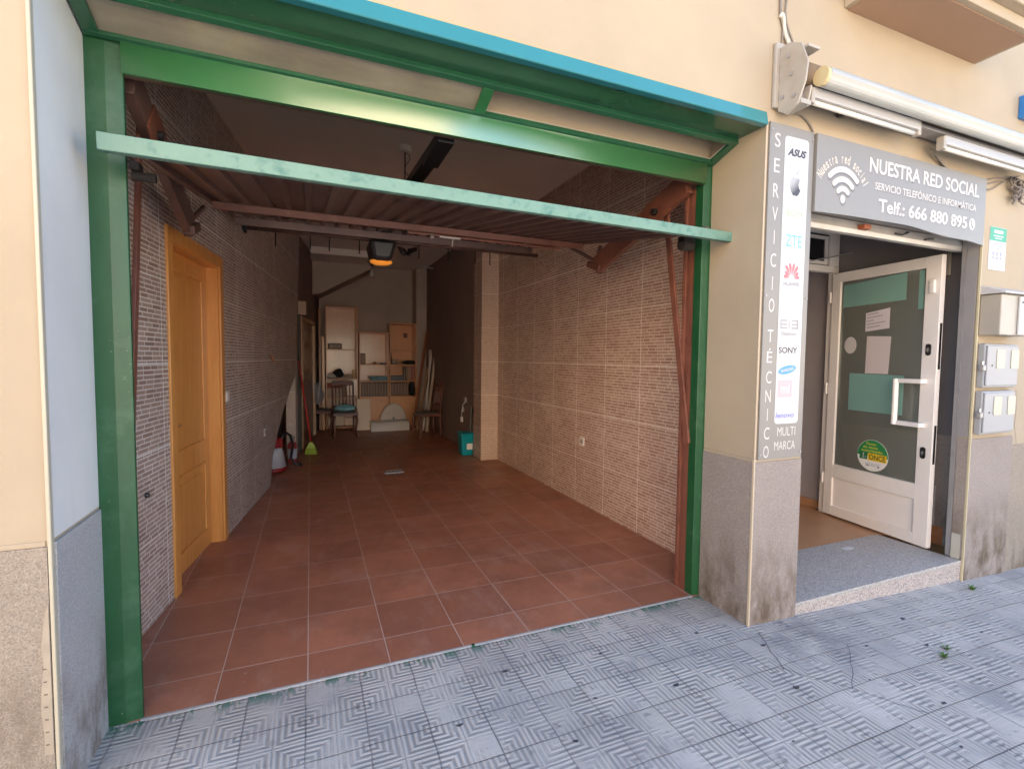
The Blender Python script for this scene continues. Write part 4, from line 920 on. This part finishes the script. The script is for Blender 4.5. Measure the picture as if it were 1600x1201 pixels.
mb = MB(); mb.fbox(STK, cu_ - .055, cu_ + .075, cv_ - .073, cv_ - .071, -.0168, -.016); mb.fbox(STK, cu_ - .055, cu_ - .053, cv_ - .10, cv_ - .073, -.0168, -.016); mb.fbox(STK, cu_ + .05, cu_ + .065, cv_ - .098, cv_ - .083, -.0168, -.016); mb.fbox(STK, cu_ - .045, cu_ - .03, cv_ - .095, cv_ - .082, -.0168, -.016); mb.fbox(STK, cu_ - .02, cu_ + .04, cv_ - .088, cv_ - .085, -.0168, -.016); mb.build('small_print', flat('slate ink', (.12, .12, .25)), ro)
# handle and locks
mb = MB()
mb.tube([FO(Wd - .255, 1.0, .055), FO(Wd - .255, 1.37, .055)], .021, 12)
for z in (1.015, 1.355): mb.fbox(FO, Wd - .27, Wd - .06, z - .017, z + .017, .0005, .062)
mb.build('handle', pm('bright white handle', (.82, .80, .78), .25), dl, bevel=.003)
for z in (1.60, .80):
    lk = MB().poly(FO, rrect(Wd - .08, Wd - .042, z - .045, z + .045, .017), .0005, .006).build('lock', MBLK, dl)
    MB().poly(FO, disc(Wd - .061, z, .010, .018, 16), .0062, .011).build('lock_cylinder', MCHROME, lk)
MB().fbox(FO, Wd - .068, Wd - .032, 2.03, 2.13, .0005, .022).build('contact_sensor', MWHT, dl, bevel=.006)
mb = MB()
FE = frame(H1, (FO(0, 0, 1) - H0), (0, 0, 1), ud)
for a, b_ in ((1.45, 1.80), (.72, 1.02)): mb.fbox(FE, -.034, -.012, a, b_, .0003, .002)
mb.build('latch_plate', MCHROME, dl)
for z in (.35, 1.2, 2.05): MB().tube([FO(-.012, z, .006), FO(-.012, z + .10, .006)], .010, 10).build('hinge', MALU, dl)
tag(MB().box(4.585, 4.6, 2.235, 2.3, 2.18, 2.36).build('door_sensor', MIVO, bevel=.008), 'cream alarm sensor on the dark side wall beside the open door', 'sensor')
# roller shutter
rs = thing('roller_shutter', (3.5, 2.12, 2.3), 'rolled up grey metal shutter with its last slat under the sign', 'shutter')
MB().prism_x([(2.10, 2.318), (2.09, 2.345), (2.10, 2.40), (2.14, 2.40), (2.14, 2.318)], 2.66, 4.50).build('bottom_slat', pm('dirty white shutter metal', (.50, .48, .44), .4, metal=.2, var=.15, scale=7), rs, bevel=.003)
MB().prism_x([(2.06, 2.405), (2.055, 2.43), (2.10, 2.43), (2.10, 2.405)], 2.66, 4.41).build('slat', MGREYM, rs, bevel=.002)
MB().box(3.25, 3.32, 2.05, 2.098, 2.345, 2.375).build('lock_tab', flat('rusty orange', (.35, .10, .04)), rs, bevel=.004)
mb = MB(); mb.tube([(3.62, 2.085, 2.36), (3.66, 2.06, 2.35), (3.72, 2.06, 2.37), (3.74, 2.085, 2.38)], .006, 6); mb.tube([(3.95, 2.085, 2.35), (4.0, 2.06, 2.36), (4.05, 2.085, 2.36)], .006, 6); mb.build('hasp', MBLK, rs)
mb = MB(); mb.box(4.500, 4.545, 2.0575, 2.11, .053, 2.43); mb.build('guide', MBLK, rs)
MB().box(4.4205, 4.498, 2.0575, 2.09, .053, 2.425).build('guide', MGREYM, rs, bevel=.003)
# metal cladding on the pillar reveal (only the upper part)
tag(MB().box(4.4125, 4.4195, WY + .012, 2.054, .96, 2.41).build('reveal_cladding', pm('grey metal cladding', (.33, .32, .32), .35, metal=.3, var=.08), bevel=.001), 'grey metal strip lining the shop opening beside the meter boxes', 'cladding')
MB().box(4.409, 4.4135, WY + .015, 2.049, .055, .24).build('whitewash_patch', flat('whitewash', (.45, .44, .38)), bld)

# ------------------------------------------------------------------ vertical brand sign
FS = lambda u, v, h=0: Vector((u, WY - .0135 - h, v))
vs_ = thing('vertical_sign', (2.47, WY, .93), 'tall narrow grey repair sign with a white strip of phone maker logos', 'sign')
pn = MB().fbox(FS, 2.305, 2.648, .945, 2.790, -.010, 0).build('panel', MSIGN, vs_, bevel=.001)
MB().poly(FS, rrect(2.418, 2.606, 1.145, 2.735, .022), .0004, .0014).build('logo_strip', MPLATE, vs_)
for u, v in ((2.318, 2.75), (2.636, 2.745), (2.318, 1.86), (2.636, 1.86), (2.318, .975), (2.636, .975)):
    MB().poly(FS, disc(u, v, .006, .006, 12), .0004, .004).build('screw', MGREYM, vs_)
mb = MB()
zs = [2.70, 2.565, 2.43, 2.305, 2.18, 2.055, 1.93, 1.808]
for ch, z in zip('SERVICIO', zs):
    wc = .006 if ch == 'I' else .042
    text(mb, FS, ch, 2.362 - wc / 2, 2.362 + wc / 2, z - .037, z + .037, .0008)
zs = [1.64, 1.525, 1.41, 1.305, 1.20, 1.095, .99]
mb.build('lettering', MLET, vs_); mb = MB()
for ch, z in zip('TÉCNICO', zs):
    wc = .006 if ch == 'I' else .042
    text(mb, FS, ch, 2.362 - wc / 2, 2.362 + wc / 2, z - .034, z + (.046 if ch == 'É' else .034), .0008)
mb.build('lettering', MLET, vs_); mb = MB()
text(mb, FS, 'MULTI', 2.445, 2.590, 1.075, 1.125, .0008); text(mb, FS, 'MARCA', 2.425, 2.592, .995, 1.045, .0008)
mb.build('lettering', MLET, vs_)
h_ = .0022
ink = flat('near black ink', (.05, .05, .06)); gink = flat('grey ink', (.30, .30, .31))
mb = MB(); text(mb, FS, 'ASUS', 2.438, 2.588, 2.632, 2.674, h_, .045, .35); mb.build('logo', ink, vs_)
# apple with a bite and a leaf
def apple_pts():
    pts = []
    for k in range(41):
        a = -PI / 2 + 2 * PI * k / 40
        r = 1 + .10 * math.cos(2 * a) * 0
        x = math.cos(a) * 1.0; y = math.sin(a) * 1.08
        y -= .22 * math.exp(-(x / .28) ** 2) if y > 0 else -.14 * math.exp(-(x / .25) ** 2)
        x *= 1 - .18 * max(0, -y)
        if x > .35 and -.4 < y < .85:      # bite
            cx_, cy_, rr = 1.12, .22, .58
            d_ = math.hypot(x - cx_, y - cy_)
            if d_ < rr: x = cx_ - math.sqrt(max(0, rr * rr - (y - cy_) ** 2))
        pts.append((x, y))
    return pts[:-1]
mb = MB(); mb.poly(FS, [(2.510 + x * .044, 2.472 + y * .052) for x, y in apple_pts()], .0014, h_)
mb.poly(FS, [(2.511, 2.532), (2.515, 2.552), (2.532, 2.566), (2.530, 2.546)], .0014, h_)
m, t, b = new_mat('silver to black print'); s = t.nodes.new('ShaderNodeSeparateXYZ'); L(t, coord(t), s.inputs[0])
L(t, mixc(t, ramp(t, math_(t, 'SUBTRACT', s.outputs[2], math_(t, 'MULTIPLY', s.outputs[0], .9)), 1.475, 1.545), (.05, .05, .06), (.36, .36, .38)), b.inputs['Base Color'])
mb.build('logo', m, vs_)
mb = MB(); text(mb, FS, 'acer', 2.440, 2.590, 2.305, 2.340, h_, .01); mb.build('logo', flat('washed out green', (.38, .45, .30)), vs_)
mb = MB(); text(mb, FS, 'ZTE', 2.450, 2.578, 2.140, 2.205, h_, .0); mb.build('logo', flat('sky blue ink', (.13, .42, .72)), vs_)
mb = MB()
for k in range(8):
    a = math.radians(6 + k * (168 / 7)); d1 = Vector((math.cos(a), math.sin(a))); d2 = Vector((-d1.y, d1.x)); ln = .070 if 1 < k < 6 else .048
    c0 = Vector((2.508, 1.968)) + d1 * .016
    mb.poly(FS, [tuple(c0), tuple(c0 + d1 * ln * .55 + d2 * .0095), tuple(c0 + d1 * ln * .85 + d2 * .009), tuple(c0 + d1 * ln), tuple(c0 + d1 * ln * .85 - d2 * .009), tuple(c0 + d1 * ln * .55 - d2 * .0095)], .0014, h_)
mb.build('logo', flat('faded red ink', (.72, .16, .17)), vs_)
mb = MB(); text(mb, FS, 'HUAWEI', 2.446, 2.570, 1.922, 1.946, h_, .03); mb.build('logo', gink, vs_)
mb = MB()
for k in range(5): mb.fbox(FS, 2.445 + k * .024, 2.462 + k * .024, 1.832, 1.850, .0014, .0017)
mb.build('faded_logo', flat('almost white grey', (.53, .53, .54)), vs_)
mb = MB()
for u0, rev in ((2.444, 0), (2.524, 1)):
    for v in (1.682, 1.703, 1.724): mb.fbox(FS, u0, u0 + .046, v, v + .010, .0014, h_)
    mb.fbox(FS, u0 + (.042 if rev else -.009), u0 + (.054 if rev else 0), 1.682, 1.734, .0014, h_)
mb.fbox(FS, 2.500, 2.508, 1.685, 1.728, .0014, h_)
text(mb, FS, 'Elephone', 2.446, 2.566, 1.638, 1.668, h_, .02); mb.build('logo', gink, vs_)
mb = MB(); text(mb, FS, 'SONY', 2.430, 2.578, 1.545, 1.580, h_, .02); mb.build('logo', ink, vs_)
c_, s_ = math.cos(.18), math.sin(.18)
lo = MB().poly(FS, [(2.503 + x * c_ - y * s_, 1.452 + x * s_ + y * c_) for x, y in disc(0, 0, .072, .024)], .0014, h_).build('logo', flat('logo blue', (.09, .30, .58)), vs_)
FQ = lambda u, v, h=0: FS(2.503 + u * c_ - v * s_, 1.452 + u * s_ + v * c_, h)
mb = MB(); text(mb, FQ, 'SAMSUNG', -.052, .052, -.008, .008, .0028, .02); mb.build('lettering', MPLATE, lo)
lo = MB().poly(FS, rrect(2.434, 2.548, 1.295, 1.395, .008), .0014, h_).build('logo', flat('faded pink print', (.58, .40, .42)), vs_)
mb = MB(); text(mb, FS, 'mi', 2.458, 2.526, 1.318, 1.370, .0028, .02); mb.build('lettering', flat('paler pink print', (.62, .55, .56)), lo)
mb = MB(); text(mb, FS, 'lenovo', 2.424, 2.572, 1.178, 1.210, h_, .02, .15); mb.build('logo', flat('indigo print', (.20, .22, .58)), vs_)

# ------------------------------------------------------------------ horizontal shop sign (its lower edge is warped)
FH = lambda u, v, h=0: Vector((u, 1.952 - h, v))
hs_ = thing('shop_sign', (3.5, 1.955, 2.37), 'wide grey shop sign with white lettering and wireless symbol above the entrance', 'sign')
x0, x1 = 2.655, 4.378
mb = MB(); nn = 24; vs = []; fs = []
for k in range(nn + 1):
    x = x0 + (x1 - x0) * k / nn
    lo_z = 2.352 + .012 * math.sin((x - x0) * 3.4) + .014 * math.exp(-((x - 3.55) / .25) ** 2) - (.02 if x > 4.2 else 0) * (x - 4.2) / .17
    for (y, z) in ((1.952, 2.785), (1.952, lo_z), (1.972, lo_z), (1.972, 2.785)): vs.append((x, y, z))
for k in range(nn):
    for j in range(4): fs.append((4 * k + j, 4 * k + (j + 1) % 4, 4 * k + 4 + (j + 1) % 4, 4 * k + 4 + j))
fs += [(0, 1, 2, 3), (4 * nn, 4 * nn + 3, 4 * nn + 2, 4 * nn + 1)]
mb.add(vs, fs); mb.build('panel', MSIGN, hs_)
def wifi(mb, dx, dz, h):
    cx, cz = 2.884 + dx, 2.448 + dz
    mb.poly(FH, disc(cx, cz, .021, .024, 20), h, h + .0008)
    for r_, w_ in ((.075, .030), (.128, .030), (.185, .032)):
        a0, a1 = math.radians(45), math.radians(135); n = 18
        rr = r_ * .86
        outer = [(cx + r_ * 1.0 * math.cos(a0 + (a1 - a0) * k / n) * .98, cz + .0 + r_ * math.sin(a0 + (a1 - a0) * k / n)) for k in range(n + 1)]
        inner = [(cx + (r_ - w_) * math.cos(a1 + (a0 - a1) * k / n) * .98, cz + (r_ - w_) * math.sin(a1 + (a0 - a1) * k / n)) for k in range(n + 1)]
        mb.poly(FH, outer + inner, h, h + .0008)
        for aa in (a0, a1): mb.poly(FH, disc(cx + (r_ - w_ / 2) * math.cos(aa), cz + (r_ - w_ / 2) * math.sin(aa), w_ / 2, w_ / 2, 12), h + .0002, h + .001)
    return mb
wifi(MB(), .008, -.012, .0005).build('symbol_shadow', MSHADOW, hs_)
wifi(MB(), 0, 0, .0016).build('wireless_symbol', MLET, hs_)
MCREAMV = pm('cream vinyl', (.60, .53, .45), .5, var=.02)
mb = MB()
s_ = 'Nuestra red social'
for k, ch in enumerate(s_):
    if ch == ' ':
        mb.build('curved_lettering', MCREAMV, hs_); mb = MB(); continue
    a = math.radians(149 - k * (118 / (len(s_) - 1))); R_ = .212
    cx, cz = 2.884 + math.cos(a) * R_ * .98, 2.440 + math.sin(a) * R_
    d1 = Vector((math.sin(a), -math.cos(a))); d2 = Vector((math.cos(a), math.sin(a)))
    wch = {'r': .010, 't': .010, 'i': .004, 'l': .004, 'N': .019}.get(ch, .0155); hch = {'N': .038, 't': .034, 'd': .040, 'l': .040, 'i': .038}.get(ch, .028)
    FC = lambda u, v, h=0: FH(cx + d1.x * u + d2.x * v, cz + d1.y * u + d2.y * v, h)
    text(mb, FC, ch, -wch * .66, wch * .66, 0, hch * 1.4, .0012, .015)
mb.build('curved_lettering', MCREAMV, hs_)
def title(dx, dz, h, nm, m_):
    mb = MB()
    for a in (('NUESTRA RED SOCIAL', 3.115, 4.290, 2.640, 2.728, .025), ('SERVICIO TELEFÓNICO E INFORMÁTICA', 3.175, 4.265, 2.545, 2.600, .018), ('Telf.: 666 880 895', 3.215, 4.165, 2.415, 2.498, .025)):
        text(MB(), FH, a[0], a[1] + dx, a[2] + dx, a[3] + dz, a[4] + dz, h, a[5]).build(nm, m_, hs_)
title(.004, -.005, .0006, 'lettering_shadow', MSHADOW); title(0, 0, .0014, 'lettering', MLET)
wc = MB().poly(FH, disc(4.225, 2.455, .036, .040, 28), .0008, .0014).build('phone_badge', MLET, hs_)
mb = MB(); pts = [(4.205, 2.478), (4.214, 2.484), (4.221, 2.470), (4.216, 2.462), (4.228, 2.446), (4.236, 2.448), (4.247, 2.436), (4.240, 2.426), (4.226, 2.430), (4.208, 2.452)]
mb.poly(FH, pts, .0016, .0022); mb.build('handset', MSIGN, wc)

# ------------------------------------------------------------------ awning cassette, tube lights, cables
aw = thing('rolled_awning', (3.4, 1.85, 2.9), 'rolled up white awning on an ivory wall bracket above the shop sign', 'awning')
mb = MB(); mb.box(2.315, 2.455, 1.955, 1.979, 2.86, 3.20); mb.build('wall_plate', MIVO, aw, bevel=.006)
mb = MB(); F_ = lambda u, v, h=0: Vector((2.34 + h, u, v))
mb.poly(F_, [(1.955, 3.17), (1.90, 3.17), (1.83, 3.13), (1.79, 3.02), (1.80, 2.93), (1.84, 2.83), (1.90, 2.80), (1.955, 2.84)], 0, .012); mb.build('side_cheek', MIVO, aw, bevel=.003)
mb = MB(); mb.box(2.353, 2.44, 1.80, 1.95, 3.10, 3.115); mb.build('bracket_flange', MIVO, aw, bevel=.003); mb = MB(); mb.box(2.353, 2.43, 1.83, 1.95, 2.835, 2.86); mb.build('bracket_flange', MIVO, aw, bevel=.003); mb = MB(); mb.poly(F_, [(1.955, 2.95), (1.82, 2.93), (1.84, 2.83), (1.955, 2.84)], .07, .082); mb.build('bracket_flange', MIVO, aw, bevel=.003)
for y, z in ((1.90, 3.10), (1.88, 3.0), (1.86, 2.88), (1.93, 2.90)): MB().tube([(2.334, y, z), (2.3398, y, z)], .011, 12).build('bolt', MGREYM, aw)
MB().tube([(2.353, 1.885, 3.02), (5.6, 1.885, 3.02)], .056, 20).build('roller_tube', pm('rolled brown canvas', (.2, .15, .1), .8), aw, smooth=True)
prof = [(1.80 + .046 * math.cos(a) * (1.0 if math.sin(a) > 0 else .85), 2.972 + .050 * math.sin(a)) for a in [2 * PI * k / 22 for k in range(22)]]
MB().prism_x(prof, 2.475, 5.6).build('front_bar', MCREAMT, aw, smooth=False)
MB().prism_x([(1.80 + .044 * math.cos(a), 2.972 + .048 * math.sin(a)) for a in [2 * PI * k / 14 for k in range(14)]], 2.452, 2.4745).build('end_cap', flat('yellowed plastic cap', (.58, .47, .25)), aw)
MB().box(2.44, 5.6, 1.86, 1.95, 2.925, 2.945).build('rear_bar', MGREYM, aw, bevel=.003)
MB().box(2.353, 2.46, 1.86, 1.93, 2.87, 2.915).build('arm_stub', pm('grey alu', (.4, .39, .4), .4, metal=.5), aw, bevel=.004)
def tube_light(x0, x1, z, label):
    r = thing('tube_light', ((x0 + x1) / 2, 1.86, z), label, 'tube light', 'fluorescent battens under the awning')
    MB().box(x0, x1, 1.835, 1.885, z, z + .055).build('housing', pm('white enamelled batten', (.40, .395, .39), .35, var=.03), r, bevel=.006)
    MB().tube([(x0 + .03, 1.86, z - .013), (x1 - .03, 1.86, z - .013)], .013, 10).build('tube', flat('unlit tube glass', (.74, .72, .66), .2), r, smooth=True)
    for a in (x0 - .012, x1 - .018): MB().box(a, a + .03, 1.838, 1.882, z - .028, z + .052).build('end_cap', MIVO, r, bevel=.005)
    MB().tube([(x0 + .08, 1.87, z + .055), (x0 + .10, 1.88, z + .09)], .012, 8).build('bracket', MIVO, r)
    return r
tube_light(2.455, 3.385, 2.885, 'white tube light under the awning, the one nearer the corner bracket')
tube_light(3.64, 4.75, 2.850, 'white tube light with open grey end under the awning at right')
def cable(pts, r_, label, m_=None, n=7):
    mb = MB(); P = [Vector(p) for p in pts]; Q = []
    for i in range(len(P) - 1):
        p0, p1, p2, p3 = P[max(i - 1, 0)], P[i], P[i + 1], P[min(i + 2, len(P) - 1)]
        for s in range(5):
            u = s / 5; Q.append(.5 * ((2 * p1) + (-p0 + p2) * u + (2 * p0 - 5 * p1 + 4 * p2 - p3) * u * u + (-p0 + 3 * p1 - 3 * p2 + p3) * u ** 3))
    Q.append(P[-1]); mb.tube(Q, r_, n)
    return tag(mb.build('cable', m_ or MCAB, smooth=True), label, 'cable')
MCAB = pm('grey brown cable sheath', (.22, .19, .16), .6, var=.2)
MCABL = flat('ivory cable sheath', (.55, .50, .42))
yc = WY - .008
cable([(2.345, yc, 3.75), (2.350, yc, 3.42), (2.362, yc, 3.33), (2.41, yc - .004, 3.24), (2.47, 1.93, 3.12), (2.52, 1.90, 3.04)], .006, 'grey cable coming down the wall and passing behind the awning bracket')
cable([(2.405, yc, 3.75), (2.40, yc, 3.50), (2.39, yc - .003, 3.35), (2.45, yc - .01, 3.22), (2.52, 1.95, 3.10)], .005, 'thin dark cable crossing the grey one above the awning bracket')
cable([(2.350, yc, 3.34), (2.362, yc - .002, 3.36), (2.372, yc - .004, 3.34), (2.39, yc - .004, 3.26), (2.43, 1.95, 3.17)], .010, 'ivory pipe sleeve bound to the cables above the bracket', MCABL)
cable([(2.352, yc, 3.40), (2.375, yc, 3.30), (2.37, yc, 3.20), (2.355, yc, 3.12)], .004, 'loose thin cable looping beside the ivory sleeve')
cable([(2.45, yc, 2.86), (2.53, yc, 2.87), (2.60, yc, 2.84), (2.64, yc, 2.80), (2.642, yc, 2.78)], .0055, 'thin cable dropping from the awning to the vertical sign')
cable([(3.70, 1.94, 2.86), (3.92, yc, 2.80), (4.25, yc, 2.76), (4.60, yc, 2.83), (4.95, yc, 2.86)], .006, 'upper cable sagging along the wall right of the tube light')
cable([(3.72, 1.94, 2.85), (3.98, yc - .004, 2.775), (4.30, yc - .004, 2.74), (4.62, yc - .004, 2.81), (4.95, yc - .004, 2.84)], .005, 'lower cable sagging along the wall right of the tube light')
cable([(4.385, yc, 2.72), (4.48, yc - .006, 2.735), (4.62, yc - .006, 2.80), (4.85, yc, 2.88)], .005, 'short cable running from the shop sign corner to the cable knot')
mb = MB(); rnd = random.Random(3)
for k in range(16):
    c = Vector((4.78 + rnd.uniform(-.07, .07), yc - .03 + rnd.uniform(-.015, .01), 2.74 + rnd.uniform(-.06, .07))); a = rnd.uniform(0, 6); r_ = rnd.uniform(.02, .05)
    mb.tube([c + Vector((math.cos(a + q * .8) * r_, math.sin(q) * .01, math.sin(a + q * .8) * r_)) for q in range(7)], .006, 6)
tag(mb.build('cable_knot', pm('tangled cable sheath', (.2, .17, .15), .7, var=.4), smooth=True), 'tangled knot of cables on the wall right of the sign', 'cable knot')
mb = MB(); mb.lathe([(.022, 0), (.026, .02), (.02, .05), (.01, .06)], (2.842, WY - .03, 2.91), 12); tag(mb.build('black_fitting', MBLK, smooth=True), 'small black fitting on the wall under the tube light', 'fitting')

# balcony
bal = thing('balcony', (3.5, 1.8, 3.53), 'projecting balcony slab with brown underside and moulded cream edge at top right', 'balcony')
MB().box(2.90, 4.18, 1.70, WY - .001, 3.53, 3.70).build('slab', pm('brown painted soffit', (.36, .23, .15), .8, var=.06, scale=2, bs=.2), bal)
mb = MB(); mb.box(2.87, 4.21, 1.665, 1.70, 3.535, 3.60); mb.box(2.865, 2.90, 1.70, WY - .001, 3.535, 3.60); mb.box(4.18, 4.21, 1.70, WY - .001, 3.532, 3.60)
mb.build('lower_moulding', MW, bal, bevel=.004)
mb = MB(); mb.box(2.83, 4.24, 1.61, 1.70, 3.601, 3.74); mb.box(2.83, 2.90, 1.70, WY - .001, 3.601, 3.74); mb.box(4.18, 4.24, 1.70, WY - .001, 3.601, 3.74)
mb.build('upper_moulding', MW, bal, bevel=.008)
# blue sign fragment, notice, meter boxes, mailbox
tag(MB().box(4.79, 5.15, 1.90, 1.979, 3.28, 3.44).build('blue_sign', MBLU, bevel=.004), 'blue sign box cut off by the right edge high on the wall', 'sign')
nt = thing('alarm_notice', (4.62, WY, 2.18), 'small green and white alarm notice on the cream wall right of the sign', 'sign')
FNt = lambda u, v, h=0: Vector((u, WY - h, v))
MB().fbox(FNt, 4.515, 4.735, 2.178, 2.482, .0003, .003).build('plate', MPLATE, nt)
MB().fbox(FNt, 4.517, 4.733, 2.385, 2.480, .0032, .0042).build('green_header', flat('header green', (.05, .33, .20)), nt)
mb = MB(); mb.poly(FNt, rrect(4.565, 4.685, 2.438, 2.462, .008), .0044, .005); mb.fbox(FNt, 4.56, 4.69, 2.416, 2.424, .0044, .005); mb.fbox(FNt, 4.58, 4.67, 2.399, 2.407, .0044, .005); mb.build('faded_lines', MPLATE, nt)
mb = MB()
for k in range(3): mb.fbox(FNt, 4.56, 4.69, 2.362 - k * .017, 2.368 - k * .017, .0032, .004)
for a in (4.56, 4.61, 4.66):
    mb.poly(FNt, disc(a + .012, 2.295, .013, .017, 12), .0032, .004); mb.fbox(FNt, a, a + .028, 2.255, 2.272, .0032, .004); mb.fbox(FNt, a, a + .028, 2.234, 2.240, .0032, .004)
for k in range(2): mb.fbox(FNt, 4.555, 4.695, 2.205 + k * .012, 2.208 + k * .012, .0032, .004)
mb.build('pictograms', flat('violet grey ink', (.30, .30, .42)), nt)
boxm = pm('pale grey polyester box', (.31, .32, .335), .45, var=.04, scale=3)
def meter(x0, x1, z0, z1, label):
    r = thing('meter_box', ((x0 + x1) / 2, WY, z0), label, 'meter box', 'meter boxes on the right pillar')
    F = lambda u, v, h=0: Vector((u, WY - h, v))
    MB().fbox(F, x0, x1, z0, z1, .0005, .042).build('case', boxm, r, bevel=.006)
    MB().fbox(F, x0 + .012, x1 - .01, z0 + .014, z1 - .012, .0425, .054).build('door', boxm, r, bevel=.005)
    for a in (.26, .70):
        u = x0 + (x1 - x0) * (a + .03)
        MB().poly(F, rrect(u, u + .105, z0 + (z1 - z0) * .44, z0 + (z1 - z0) * .87, .012), .0545, .058).build('window', pm('yellowed meter window', (.42, .40, .32), .3, var=.05), r)
    MB().fbox(F, x0 - .02, x0 + .012, z0 + .12, z0 + .165, .02, .05).build('padlock', MGREYM, r, bevel=.006)
    MB().tube([F(x0 - .004, z0 + .165, .035), F(x0 - .004, z0 + .19, .035)], .006, 6).build('hasp', MCHROME, r)
    MB().poly(F, disc(x0 + .075, z0 + .16, .006, .006, 10), .0545, .058).build('keyhole', MBLK, r)
meter(4.455, 4.895, 1.325, 1.640, 'upper of the two grey meter boxes on the right pillar')
meter(4.455, 4.885, .985, 1.300, 'lower of the two grey meter boxes, just above the stone plinth')
mbx = thing('mailbox', (4.6, 1.9, 1.68), 'ivory metal mailbox with sloping lid above the meter boxes', 'mailbox')
MB().box(4.445, 4.86, 1.86, 1.979, 1.70, 1.985).build('body', MIVO, mbx, bevel=.006)
MB().prism_x([(1.979, 2.055), (1.83, 2.0), (1.83, 1.988), (1.979, 1.988)], 4.42, 4.90).build('lid', pm('grey lid', (.5, .49, .48), .4), mbx, bevel=.003)
MB().box(4.66, 4.85, 1.845, 1.859, 1.705, 1.975).build('front_flap', MPLATE, mbx, bevel=.004)
MB().box(4.68, 4.84, 1.838, 1.8445, 1.93, 1.94).build('slot', MBLK, mbx)

# ------------------------------------------------------------------ litter, cracks, weeds
leafm = pm('dark dry leaf', (.06, .055, .06), .8, var=.4)
lp = [(1.02, 1.40), (1.25, 1.32), (1.50, 1.18), (1.05, 1.05), (1.62, 1.02), (.95, 1.60), (2.05, 1.50), (1.85, .98), (2.6, 1.20), (3.1, 1.52), (2.2, 1.80), (3.3, 1.75), (.70, 1.35), (.55, 1.85), (2.9, 1.0), (1.35, 2.05), (.30, 1.35), (1.55, 1.72), (1.15, 1.78), (1.75, 1.28), (2.45, 1.42), (2.75, 1.62), (3.6, 1.5), (1.95, 2.02), (.85, 2.1), (3.0, 1.25), (2.35, 1.02), (1.38, .98)]
for k, (x, y) in enumerate(lp):
    n = random.randint(5, 8); r_ = random.uniform(.006, .019); a0 = random.uniform(0, 6)
    pts = [(math.cos(a0 + 6.28 * i / n) * r_ * random.uniform(.5, 1.5), math.sin(a0 + 6.28 * i / n) * r_ * random.uniform(.3, .8)) for i in range(n)]
    F = lambda u, v, h=0: Vector((x + u, y + v, gz(x) + .0008 + h + .2 * abs(u) * .2))
    tag(MB().poly(F, pts, 0, .0018).build('dry_leaf', leafm), 'tiny dark dry leaf scrap lying on the ribbed pavement', 'leaf', 'dark leaf scraps on the pavement')
def weed(x, y, n, label, s=1):
    mb = MB(); rnd = random.Random(int(x * 100))
    for k in range(n):
        a = rnd.uniform(0, 6.28); l_ = rnd.uniform(.02, .05) * s; w_ = .003 * s; r0 = rnd.uniform(0, .012) * s
        b0 = Vector((x + math.cos(a) * r0, y + math.sin(a) * r0, gz(x))); tip = b0 + Vector((math.cos(a) * l_ * .8, math.sin(a) * l_ * .8, l_ * rnd.uniform(.4, .9))); sd_ = Vector((-math.sin(a), math.cos(a), 0)) * w_
        mid = (b0 + tip) / 2 + Vector((0, 0, .008 * s))
        mb.add([b0 - sd_, b0 + sd_, mid + sd_ * 1.4, mid - sd_ * 1.4, tip], [(0, 1, 2, 3), (3, 2, 4)])
    tag(mb.build('weed', pm('weed green', (.08, .16, .03), .7)), label, 'weed')
weed(4.30, 1.86, 40, 'green weed growing at the foot of the right pillar', .8)
weed(3.05, 1.42, 26, 'small weed in a pavement joint left of centre of the shop step', .7)
weed(3.16, 1.46, 18, 'tiny weed in the joint beside another small weed', .7)
# the cracked service cover in the pavement near the pillar
crm = flat('crack dirt', (.12, .12, .13), .9)
mb = MB()
def crack(pts, w_):
    for i in range(len(pts) - 1):
        p, q = Vector(pts[i]), Vector(pts[i + 1]); d_ = (q - p).normalized(); s = Vector((-d_.y, d_.x)) * w_ / 2
        mb.add([(a.x, a.y, gz(a.x) + .0012) for a in (p - s, q - s, q + s, p + s)], [(0, 1, 2, 3)])
def jit(a, b_, n=7, j=.006):
    return [(a[0] + (b_[0] - a[0]) * k / n + random.uniform(-j, j), a[1] + (b_[1] - a[1]) * k / n + random.uniform(-j, j)) for k in range(n + 1)]
crack(jit((2.28, 1.90), (2.12, 1.62)), .005); crack(jit((2.12, 1.62), (2.30, 1.40)), .003); crack(jit((2.66, 1.66), (2.30, 1.40)), .003); crack(jit((2.30, 1.40), (2.45, 1.18)), .003)
cr2 = mb.build('pavement_crack', crm, local=True); cr2['kind'] = 'structure'

mb = MB()
P_ = [(5.04, 1.30), (5.06, 1.15), (5.05, 1.02), (5.09, .90), (5.10, .72)]
for i in range(len(P_) - 1):
    (a, za), (b_, zb) = P_[i], P_[i + 1]
    yy = WY + .012 - .0012 if za > .88 else WY + .004 - .0012
    mb.add([(a, yy, za), (a + .004, yy, za), (b_ + .004, yy, zb), (b_, yy, zb)], [(0, 1, 2, 3)])
mb.build('wall_crack', crm, nb)
tag(MB().box(3.80, 3.90, 2.42, 2.46, .0525, .0545).build('paper_scrap', flat('white paper scrap', (.6, .6, .6))), 'small white paper scrap on the granite step by the open shop door', 'paper')
